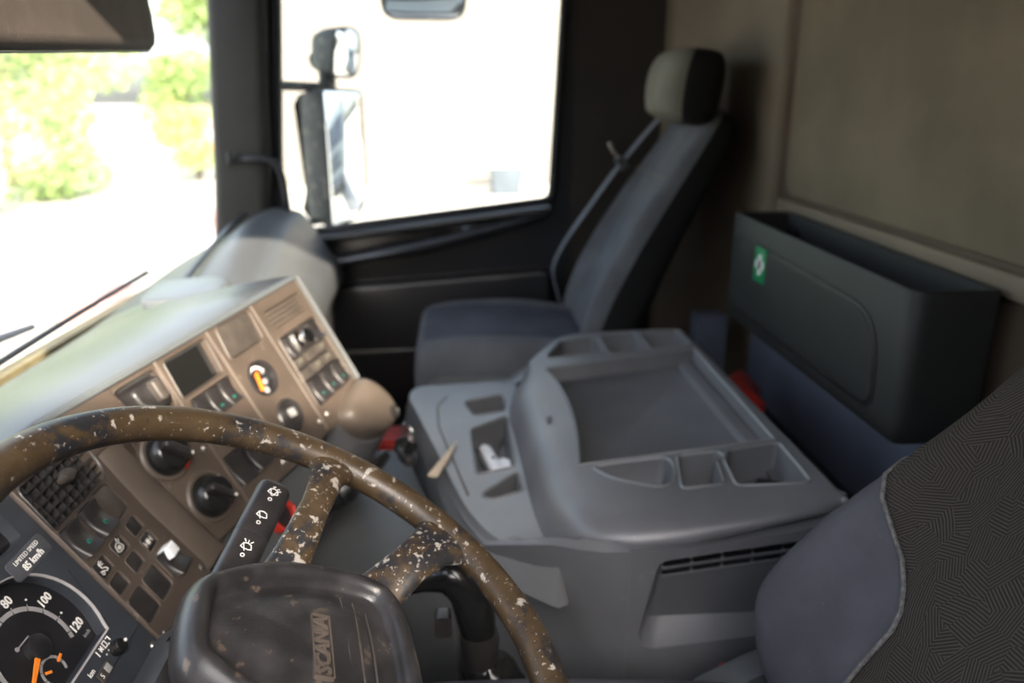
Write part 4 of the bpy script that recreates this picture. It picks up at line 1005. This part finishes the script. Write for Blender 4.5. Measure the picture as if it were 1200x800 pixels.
d = split(rings, cls)
obj('backrest_shell', d['shell'], MT['seatb'], ps, 60); obj('backrest_centre', d['centre'], MT['seatf'], ps, 60); obj('backrest_top', d['top'], MT['seatf'], ps, 60)
for k in ('bolsterR', 'bolsterL'): obj('side_bolster', d[k], MT['seatf'], ps, 60)
sy = rings[21]; obj('backrest_seam', M().tube([p + V((0, .001, 0)) for p in sy[5:20]], .003, 6), MT['piping'], ps)
# headrest
hk = [(-.735, 1.118, .08, .02, 0, L0), (-.738, 1.125, .128, .05, 0, L0), (-.742, 1.145, .145, .075, 0, L0 * .6), (-.748, 1.20, .15, .085, 0, L0 * .5), (-.756, 1.255, .147, .082, 0, L0 * .4), (-.764, 1.290, .135, .068, 0, L0 * .4), (-.768, 1.302, .11, .045, 0, L0 * .4), (-.768, 1.305, .06, .02, 0, L0 * .4)]
rings = []
for (y, z, a, b, h, lean) in catrings(hk): rings.append(seatring((1.60, y + .005, z + .003), (1, 0, 0), (0, math.cos(lean * .5), math.sin(lean * .5)), max(a, .002), max(b, .002), 0, 3.2))
d = split(rings, lambda i, j: 'front' if .25 < math.sin(2 * math.pi * (j + .5) / 48) else 'side')
obj('headrest_front', d['front'], MT['headfab'], ps, 60); obj('headrest_side', d['side'], MT['seatb'], ps, 60)
for x in (1.55, 1.65): obj('headrest_post', M().tube([(x, -.80, 1.08), (x, -.765, 1.16)], .007, 8), MT['chrome'], ps)
# cushion: rings along y
ck = [(-.03, .50, .14, .03, 0), (-.012, .52, .215, .065, .004), (-.022, .545, .238, .085, .008), (-.06, .560, .245, .085, .014), (-.16, .570, .25, .080, .020), (-.30, .570, .25, .075, .026), (-.42, .560, .25, .07, .026), (-.50, .55, .24, .065, .02), (-.55, .545, .20, .05, 0)]
rings = []
for (y, z, a, b, h) in catrings(ck): rings.append(seatring((1.60, y, z - .07), (1, 0, 0), (0, 0, 1), max(a, .002), max(b, .002), max(h, 0), 3.4))
def cls2(i, j, n=48):
    a = 2 * math.pi * (j + .5) / n; x = abs(math.cos(a)) ** (2 / 3.4)
    if math.sin(a) > .2 and x < .66 and i > 9: return 'centre'
    return 'side'
d = split(rings, cls2)
obj('cushion', d['side'], MT['seatf'], ps, 60); obj('cushion_centre', d['centre'], MT['seatc'], ps, 60)
obj('seat_base', M().loft([[V((p[0], p[1], z)) for p in rrect(1.60, -.30, w_, h_, .04, 4)] for z, w_, h_ in ((.0, .36, .40), (.10, .34, .38), (.30, .36, .40), (.48, .40, .44))]), MT['black'], ps)
obj('adjuster_cover', M().plate(frame((1.352, -.16, .45), (0, -1, 0), (0, 0, 1)), rrect(0, 0, .22, .085, .035, 5), -.02, .012, .006, 3), MT['dash'], ps)
# seat belt of the passenger seat
sb = thing('seat_belt', 'grey seat belt running down the far edge of the passenger backrest', 'seat belt', (1.82, -.47, .55))
pts = spline([(1.78, -.770, 1.175), (1.795, -.695, 1.085), (1.805, -.617, .985), (1.82, -.525, .85), (1.83, -.455, .74), (1.835, -.430, .67), (1.84, -.445, .60), (1.845, -.47, .52)], 5)
obj('strap', M().tube(pts, .023, 10, True, .16, (0, 1, .4)), MT['belt'], sb)
obj('guide', M().box((1.806, -.628, 1.00), (.055, .022, .035), Matrix.Rotation(-.6, 3, 'X')), MT['dash'], sb)
obj('guide_hook', M().tube([(1.806, -.620, 1.015), (1.812, -.603, 1.035), (1.815, -.593, 1.06)], .006, 8), MT['steel'], sb)

# driver seat
ds = thing('driver_seat', 'charcoal driver seat with patterned cloth centre at the right edge', 'seat', (0, -.45, 0))
LD = .42
dk_ = [(-.60, .40, .14, .04, 0, LD), (-.600, .42, .22, .07, .02, LD), (-.592, .48, .262, .085, .045, LD), (-.598, .56, .280, .09, .055, LD), (-.637, .65, .262, .09, .052, LD), (-.692, .75, .228, .085, .042, LD), (-.750, .86, .190, .08, .026, LD), (-.815, .99, .165, .075, .012, LD), (-.855, 1.10, .155, .07, .004, LD), (-.880, 1.165, .13, .05, 0, LD), (-.884, 1.175, .07, .02, 0, LD)]
def seamlim(t_): return .36 - .08 * sm(.14, .40, t_) + .70 * sm(.40, .54, t_)
NA, NB, NC, ND = 14, 30, 14, 16
def seatangles(lim):
    tb = math.acos(min(.9999, max(.01, lim ** 1.5))); st = -.9
    seg = lambda a, b, n: [a + (b - a) * k / n for k in range(n)]
    return seg(st, tb, NA) + seg(tb, math.pi - tb, NB) + seg(math.pi - tb, math.pi - st, NC) + seg(math.pi - st, 2 * math.pi + st, ND)
rings = []
pk = catrings(dk_, 6)
for i, (y, z, a, b, h, lean) in enumerate(pk):
    ef = V((0, math.cos(lean), math.sin(lean))); r = []
    a, b, h = max(a, .002), max(b, .002), max(h, 0)
    for th in seatangles(seamlim(i / (len(pk) - 1))):
        cx, sy_ = math.cos(th), math.sin(th)
        x = a * math.copysign(abs(cx) ** (2 / 3), cx); y2 = b * math.copysign(abs(sy_) ** (2 / 3), sy_)
        if y2 > 0: y2 += h * sm(.42, .86, abs(x) / a) * (1 - .4 * sm(.9, 1, abs(x) / a)) * min(1, y2 / (b * .3))
        r.append(V((0, y, z)) + V((x, 0, 0)) + ef * y2)
    rings.append(r)
def cls3(i, j):
    t_ = i / (len(rings) - 1)
    if j >= NA + NB + NC: return 'shell'
    if t_ > .56: return 'centre'
    if j < NA: return 'bolsterR'
    return 'centre' if j < NA + NB else 'bolsterL'
d = split(rings, cls3)
obj('backrest_centre', d['centre'], MT['pattern'], ds, 60)
for k in ('bolsterR', 'bolsterL'): obj('side_bolster', d[k], MT['bolster'], ds, 60)
obj('backrest_shell', d['shell'], MT['seatb'], ds, 60)
for jj in (NA, NA + NB):
    obj('seam_piping', M().tube([rings[i][jj] + V((0, .0015, .0008)) for i in range(3, 33)], .0026, 8), MT['piping'], ds)
ck = [(.02, .40, .18, .04, 0), (.03, .42, .235, .06, .01), (.0, .435, .255, .075, .016), (-.15, .435, .262, .075, .02), (-.35, .425, .265, .07, .02), (-.50, .415, .26, .065, .015), (-.58, .41, .22, .05, 0)]
r2 = []
for (y, z, a, b, h) in catrings(ck): r2.append(seatring((0, y, z), (1, 0, 0), (0, 0, 1), max(a, .002), max(b, .002), max(h, 0), 3.4))
obj('cushion', M().loft(r2), MT['bolster'], ds, 60)
obj('seat_base', M().loft([[V((p[0], p[1], z)) for p in rrect(0, -.30, w_, h_, .04, 4)] for z, w_, h_ in ((.0, .36, .42), (.12, .34, .40), (.36, .42, .46))]), MT['black'], ds)
obj('recliner_cover', M().plate(frame((.272, -.50, .455), (0, 1, 0), (0, 0, 1)), roundpoly([(-.11, -.07), (.06, -.07), (.075, -.02), (-.02, .03), (-.11, .05)], .03, 5), -.02, .03, .010, 3), MT['dash'], ds)
bu = thing('belt_buckle', 'black belt buckle with red button between driver seat and console', 'buckle', (.322, -.50, .345))
obj('buckle_body', M().plate(frame((.322, -.500, .385), (0, 1, 0), (.3, 0, 1)), rrect(0, 0, .045, .075, .008), -.012, .012, .004), MT['button'], bu)
obj('release_button', M().box((.3265, -.500, .425), (.014, .028, .012)), MT['red'], bu)
# ------------------------------------------------------------------ storage box on the rear wall
bx = thing('storage_box', 'black open topped storage box hung on the rear wall', 'storage box', (.90, -.86, .64))
xa, xb, yb, yf = .515, 1.285, -.938, -.80
zT, zB = .925, .655
po = roundpoly([(xa, yb), (xb, yb), (xb, yf), (xa, yf)], [.01, .01, .015, .03], 5)
pi_ = inset(po, .010)
def bz(p): return zT - .010 * (1 - (p[0] - xa) / (xb - xa))
rings = [[V((p[0], p[1], zB + .01)) for p in inset(po, .012)], [V((p[0], p[1], zB + .02)) for p in inset(po, .003)], [V((p[0], p[1], zB + .05)) for p in po], [V((p[0], p[1], bz(p) - .004)) for p in po], [V((p[0], p[1], bz(p))) for p in inset(po, .003)], [V((p[0], p[1], bz(p))) for p in inset(po, .007)], [V((p[0], p[1], bz(p) - .004)) for p in pi_]]
obj('shell', M().loft(rings, True, True, False), MT['boxd'], bx, 40)
obj('inside', M().loft([[V((p[0], p[1], bz(p) - .003)) for p in inset(po, .0102)], [V((p[0], p[1], zB + .06)) for p in inset(po, .014)]], True, False, True), MT['boxin'], bx)
fbx = lambda a, b, c=0: V((a, yf + c, b))
go = roundpoly([(1.255, zB + .05), (1.255, .875), (.60, .855), (.585, zB + .05)], [.04, .07, .09, .03], 6)
obj('door_panel', M().plate(fbx, go, -.004, .005, .003, 3), MT['boxd'], bx)
g1, g2 = inset(go, -.002), inset(go, -.007)
obj('panel_groove', M().loft([[fbx(*go[i], .002), fbx(*g1[i], .0012), fbx(*g2[i], .0012), fbx(*g2[i], .0)] for i in range(len(go))], True, False, False, True), MT['black'], bx)
for x in (.60, 1.21): obj('mounting_screw', M().tube([(x, -.925, .885), (x, -.918, .885)], .010, 12), MT['black'], bx)
st_ = obj('first_aid_sticker', M().plate(fbx, rrect(1.085, .836, .062, .075, .004), .004, .0058, .0004), MT['sticker'], bx, label='green first aid sticker with white cross')
for wv, hv in ((.046, .017), (.017, .046)): obj('white_cross', M().plate(fbx, rrect(1.085, .836, wv, hv, .0005), .0055, .0064, .0002), MT['white'], st_)
# red things on the floor
m = M(); rings = []
for k, (t_, r) in enumerate(((0, .02), (.1, .05), (.3, .062), (.55, .058), (.8, .05), (.95, .035), (1, .01))):
    rings.append([V((1.02 + .20 * t_, -.79 + .03 * math.sin(t_ * 5), .50)) + V((0, r * (1 + .15 * math.sin(3 * a + k)) * math.cos(a), r * (1 + .12 * math.sin(4 * a + 2 * k)) * math.sin(a))) for a in [2 * math.pi * q / 20 for q in range(20)]])
m.loft(rings); obj0 = obj('red_bag', m, MT['red'], None, 60); tag(obj0, 'crumpled red bag wedged between console and rear wall', 'bag')
sh = thing('parcel_shelf', 'dark shelf between the console and the rear wall', 'shelf', (.87, -.81, 0))
obj('board', slab(.44, 1.30, -.925, -.700, .36, .415), MT['black'], sh)
obj('support', slab(.50, 1.24, -.90, -.72, 0, .36), MT['black'], sh)
rc = thing('red_toolbox', 'red box in the passenger footwell beyond the console', 'box', (1.295, .05, 0))
obj('box_body', M().loft([[V((p[0], p[1], z)) for p in rrect(1.295, .05, .10, .12, .02, 4)] for z in (0, .03, .33)]), MT['red'], rc)
obj('box_lid', M().loft([[V((p[0], p[1], z)) for p in rrect(1.295, .05, .11 - d_, .13 - d_, .02, 4)] for z, d_ in ((.33, 0), (.355, 0), (.365, .02))]), MT['red'], rc)

# ------------------------------------------------------------------ sun visor
vz = thing('sun_visor', 'dark brown padded sun visor hanging at the top of the windscreen', 'sun visor', (.34, .33, 1.24))
FV = frame((.30, .335, 1.335), (1, 0, .055), (0, .12, 1))
vo = roundpoly([(-.45, -.105), (.435, -.105), (.455, -.02), (.445, .22), (-.45, .22)], [.03, .022, .08, .03, .03], 6)
rings = [[FV(*p, z) for p in inset(vo, d)] for d, z in ((.012, -.014), (.004, -.011), (0, -.004), (0, .004), (.004, .010), (.012, .014), (.017, .015))]
obj('visor_pad', M().loft(rings), MT['visor'], vz, 60)
i1, i2 = inset(vo, -.001), inset(vo, .006)
obj('edge_piping', M().loft([[FV(*i1[i], -.004), FV(*inset(vo, -.003)[i], 0) , FV(*i1[i], .004)] for i in range(len(vo))], True, False, False, True), MT['black'], vz)
obj('hinge_rod', M().tube([FV(-.40, .225, 0), FV(.40, .225, 0), FV(.44, .30, .0)], .007, 10), MT['black'], vz)

# ------------------------------------------------------------------ outside mirrors
def mirror_unit(par, fr, outl, depth, back=.75, bev=.012):
    rings = [[fr(*p, 0) for p in inset(outl, .006)], [fr(*p, .004) for p in inset(outl, .002)], [fr(*p, -.006) for p in outl], [fr(*p, -depth * .5) for p in inset(outl, .008)], [fr(*p, -depth * .85) for p in inset(outl, .028)], [fr(*p, -depth) for p in inset(outl, .055)]]
    obj('housing', M().loft(rings, True, False, True), MT['mirrorh'], par, 50)
    obj('mirror_glass', M().plate(fr, inset(outl, .010), -.006, .0005, .001), MT['mirror'], par)
nrm = V((-.53, -.845, 0)); tan_ = V((.845, -.53, 0))
m1 = thing('side_mirror', 'tall black truck side mirror outside the passenger window', 'mirror', (2.34, .26, .74))
FM = frame((2.325, .262, .985), tan_, (0, 0, 1)); 
if FM.e3.dot(nrm) < 0: FM = frame((2.325, .262, .985), -tan_, (0, 0, 1))
mirror_unit(m1, FM, roundpoly([(-.105, -.245), (.07, -.225), (.11, -.12), (.11, .23), (-.105, .235)], [.03, .08, .06, .03, .02], 6), .15)
obj('arm', M().tube([(1.98, .56, 1.225), (2.10, .50, 1.228), (2.26, .40, 1.225), (2.36, .32, 1.222)], .016, 10), MT['mirrorh'], m1)
obj('lower_arm', M().tube([(1.98, .56, .80), (2.12, .48, .775), (2.30, .36, .76)], .012, 10), MT['mirrorh'], m1)
m2 = thing('wide_angle_mirror', 'small rounded wide angle mirror on top of the tall side mirror', 'mirror', (2.33, .28, 1.24))
n2_ = V((-.60, -.79, -.12)).normalized()
FM2 = frame((2.32, .245, 1.335), V((.79, -.60, 0)), (0, -.1, 1))
if FM2.e3.dot(n2_) < 0: FM2 = frame((2.32, .245, 1.335), V((-.79, .60, 0)), (0, -.1, 1))
mirror_unit(m2, FM2, roundpoly([(-.065, -.082), (.05, -.085), (.078, -.04), (.078, .065), (.04, .088), (-.05, .078)], .035, 5), .15)
obj('stem', M().tube([(2.33, .31, 1.20), (2.33, .31, 1.28)], .03, 12), MT['mirrorh'], m2)
m3 = thing('kerb_mirror', 'rounded kerb mirror hanging above the passenger window', 'mirror', (2.30, -.03, 1.44))
FM3 = frame((2.28, -.035, 1.512), (-.05, 1, 0), (-.55, 0, .83))
nn = FM3.e3
if nn.x > 0: FM3 = frame((2.28, -.035, 1.512), (.05, -1, 0), (-.55, 0, .83))
mirror_unit(m3, FM3, roundpoly([(-.135, -.085), (.135, -.085), (.15, .0), (.13, .11), (-.13, .11), (-.15, .0)], .055, 6), .09)
obj('arm', M().tube([(2.0, -.03, 1.72), (2.15, -.03, 1.70), (2.33, -.035, 1.56)], .016, 10), MT['mirrorh'], m3)

# windscreen wiper parked along the bottom of the windscreen
wp = thing('windscreen_wiper', 'dark wiper blade parked along the bottom of the windscreen', 'wiper', (1.1, .74, .66))
bl2 = [(.62 + .118 * k, wsy(.62 + .118 * k, .69) + .022, .705 + .004 * k) for k in range(9)]
obj('blade', M().tube(bl2, .007, 8), MT['black'], wp)
obj('arm', M().tube([(.40, .79, .68), (.62, .785, .715), (.95, .775, .735), (1.08, .762, .728)], [.014, .012, .010, .007], 8), MT['bluegrey'], wp)

# ------------------------------------------------------------------ outside
GZ = -1.3
gr = struct('ground', slab(-60, 400, -200, 400, GZ - .2, GZ), MT['concrete'], 'pale sunlit yard outside')
yw = tag(obj('yard_wall', slab(23, 23.5, -25, 5.2, GZ, 9), MT['wallm']), 'tall pale wall seen through the passenger window', 'wall')
lw = tag(obj('added_shade_wall', slab(-5.4, -5.0, -8, 8, GZ, 3.36), MT['wallm']), 'added unseen wall shading the driver side of the truck', 'wall')  # added out of view; its top edge keeps the sun off the wheel
wb = thing('waste_container', 'grey waste container with white lid before the pale wall', 'bin', (20.6, -1.45, GZ))
obj('bin_body', M().loft([[V((20.6 + p[0], -1.45 + p[1], z)) for p in rrect(0, 0, w_, w_, .08, 3)] for z, w_ in ((GZ + .02, .75), (GZ + .75, .92))]), MT['binm'], wb)
obj('bin_lid', M().loft([[V((20.6 + p[0], -1.45 + p[1], z)) for p in rrect(0, 0, w_, w_, .08, 3)] for z, w_ in ((GZ + .75, .98), (GZ + 1.0, .98), (GZ + 1.08, .8))]), MT['binl'], wb)
def leaves(m, c, rad, n, size, rnd, sq=1.0):
    for _ in range(n):
        while True:
            p = V((rnd.uniform(-1, 1), rnd.uniform(-1, 1), rnd.uniform(-1, 1)))
            if .25 < p.length < 1: break
        q = V(c) + V((p.x * rad, p.y * rad, p.z * rad * sq)); a = V((rnd.uniform(-1, 1), rnd.uniform(-1, 1), rnd.uniform(-1, 1))).normalized(); b = a.cross(V((rnd.uniform(-1, 1), rnd.uniform(-1, 1), rnd.uniform(-1, 1)))).normalized()
        s_ = size * rnd.uniform(.6, 1.3)
        m.add([q - a * s_, q + b * s_ * .45, q + a * s_, q - b * s_ * .45], [[0, 1, 2, 3]])
def tree(name, label, pos, h, rad, n, seed, mt, cat='tree', lowc=.35):
    rnd = random.Random(seed); t = thing(name, label, cat, pos, 'greenery beyond the windscreen')
    p = V(pos); tm = M()
    if cat == 'tree':
        tm.tube([p, p + V((.1, 0, h * .3)), p + V((0, .1, h * .62))], [.22, .17, .09], 8)
        for k in range(5):
            a = k * 1.26; tm.tube([p + V((0, 0, h * (.3 + .05 * k))), p + V((math.cos(a) * rad * .6, math.sin(a) * rad * .6, h * (.5 + .07 * k)))], [.09, .03], 6)
        obj('trunk', tm, MT['trunk'], t)
    else:
        for k in range(4): a = k * 1.57; tm.tube([p, p + V((math.cos(a) * rad * .4, math.sin(a) * rad * .4, h * .6))], [.04, .015], 6)
        obj('stems', tm, MT['trunk'], t)
    m = M()
    for k in range(9):
        a = rnd.uniform(0, 6.28); r = rad * rnd.uniform(.1, .62); z = h * rnd.uniform(lowc, .85)
        leaves(m, p + V((r * math.cos(a), r * math.sin(a), z)), rad * rnd.uniform(.38, .6), n // 9, .16 if cat == 'tree' else .11, rnd, .8)
    obj('foliage', m, mt, t, 180, kind='stuff'); return t
T = [((17.5, 13.0), 9, 2.7, 'leaf', 'pale green leafy tree nearest the driver side of the windscreen'), ((23.2, 12.8), 8.5, 2.7, 'leafd', 'leafy tree in the middle of the windscreen view'), ((29.2, 14.0), 9, 2.9, 'leaf', 'yellowish green tree behind the middle tree'), ((33, 8.6), 9, 2.9, 'leafd', 'leafy tree next to the windscreen pillar'), ((20.5, 18.6), 9, 3.0, 'leafd', 'leafy tree half hidden behind the sun visor'), ((27, 6.0), 7.5, 1.5, 'leaf', 'narrow tree seen between pillar and side mirror')]
for i, ((x, y_), h, r, mt, lb) in enumerate(T): tree('leafy_tree', lb, (x, y_, GZ), h, r, 4200, 10 + i, MT[mt], lowc=.22)
HB = [((13.0, 9.6), 2.6, 1.5, 'tall pale shrub ahead of the wiper'), ((16.5, 10.2), 3.2, 1.7, 'round shrub below the trees in the windscreen'), ((20.5, 10.0), 3.4, 1.7, 'pale green shrub in front of the middle tree'), ((13.6, 13.2), 4.2, 1.8, 'tall shrub behind the leftmost shrub'), ((28.5, 9.8), 4.6, 1.6, 'tall narrow shrub close to the windscreen pillar')]
for i, ((x, y_), h, r, lb) in enumerate(HB): tree('garden_shrub', lb, (x, y_, GZ), h, r, 2700, 60 + i, MT['leaf' if i % 2 else 'leafd'], 'bush', .12)
sb_ = tree('flowering_bush', 'red flowering bush low beside the windscreen pillar', (24.5, 7.9, GZ), 2.4, 1.0, 1800, 40, MT['leaf'], 'bush', .25)
m = M(); rnd = random.Random(3)
leaves(m, (24.3, 7.9, GZ + 1.6), 1.0, 90, .10, rnd); obj('flowers', m, MT['petal'], sb_, 180, kind='stuff')
# pale red low blocks on the bright ground
for (x, y_, w_, d_, lb) in ((15.2, 5.15, 1.0, .9, 'pale red low block on the bright ground by the windscreen pillar'), (8.6, 4.2, .75, .6, 'pale red low block on the bright ground above the wiper')):
    b_ = thing('kerb_block', lb, 'block', (x, y_, GZ), 'red blocks on the ground')
    obj('base', M().loft([[V((x + p[0], y_ + p[1], z)) for p in rrect(0, 0, w_, d_, .08, 3)] for z in (GZ, GZ + .22)]), MT['kerb'], b_)
    obj('coping', M().loft([[V((x + p[0], y_ + p[1], z)) for p in rrect(0, 0, w_ + .08 - e_, d_ + .08 - e_, .08, 3)] for z, e_ in ((GZ + .22, 0), (GZ + .30, 0), (GZ + .33, .06))]), MT['kerb'], b_)
# white lorry parked behind, seen in the mirrors
lo_ = thing('white_lorry', 'white lorry cab reflected in the tall side mirror', 'lorry', (6.2, -8.5, GZ))
def lx(a, b, c): return V((4.75 + a * .55 + c * .83, -7.2 - a * .83 + c * .55, GZ + b))
pr = roundpoly([(-1.0, .5), (1.2, .5), (1.2, 3.4), (-.8, 3.4), (-1.0, 2.0)], .1, 3)
obj('cab_body', M().loft([[lx(a, b, c) for a, b in pr] for c in (-1.25, -1.1, 1.1, 1.25)]), MT['truckw'], lo_)
def lpatch(name, c0, c1, b0, b1, mt, a0=-1.06):
    sl_ = lambda b: a0 + max(0, b - 2.0) * .143
    m = M(); m.loft([[lx(sl_(b) + da, b, c) for c, b in roundpoly([(c0, b0), (c1, b0), (c1, b1), (c0, b1)], .08, 3)] for da in (.05, -.01)]); obj(name, m, mt, lo_)
lpatch('window', -1.0, -.05, 2.05, 2.95, MT['truckg']); lpatch('window', .05, 1.0, 2.05, 2.95, MT['truckg'])
lpatch('door_seam', -1.05, 1.05, 1.15, 1.19, MT['binm']); lpatch('bumper', -1.2, 1.2, .45, .8, MT['binm']); lpatch('grille', -.7, .7, 1.25, 1.75, MT['binm'])
for c in (-1.05, 1.05):
    obj('wheel', M().tube([lx(-.1, .5, c - .14), lx(-.1, .5, c + .14)], .5, 20), MT['tyre'], lo_)
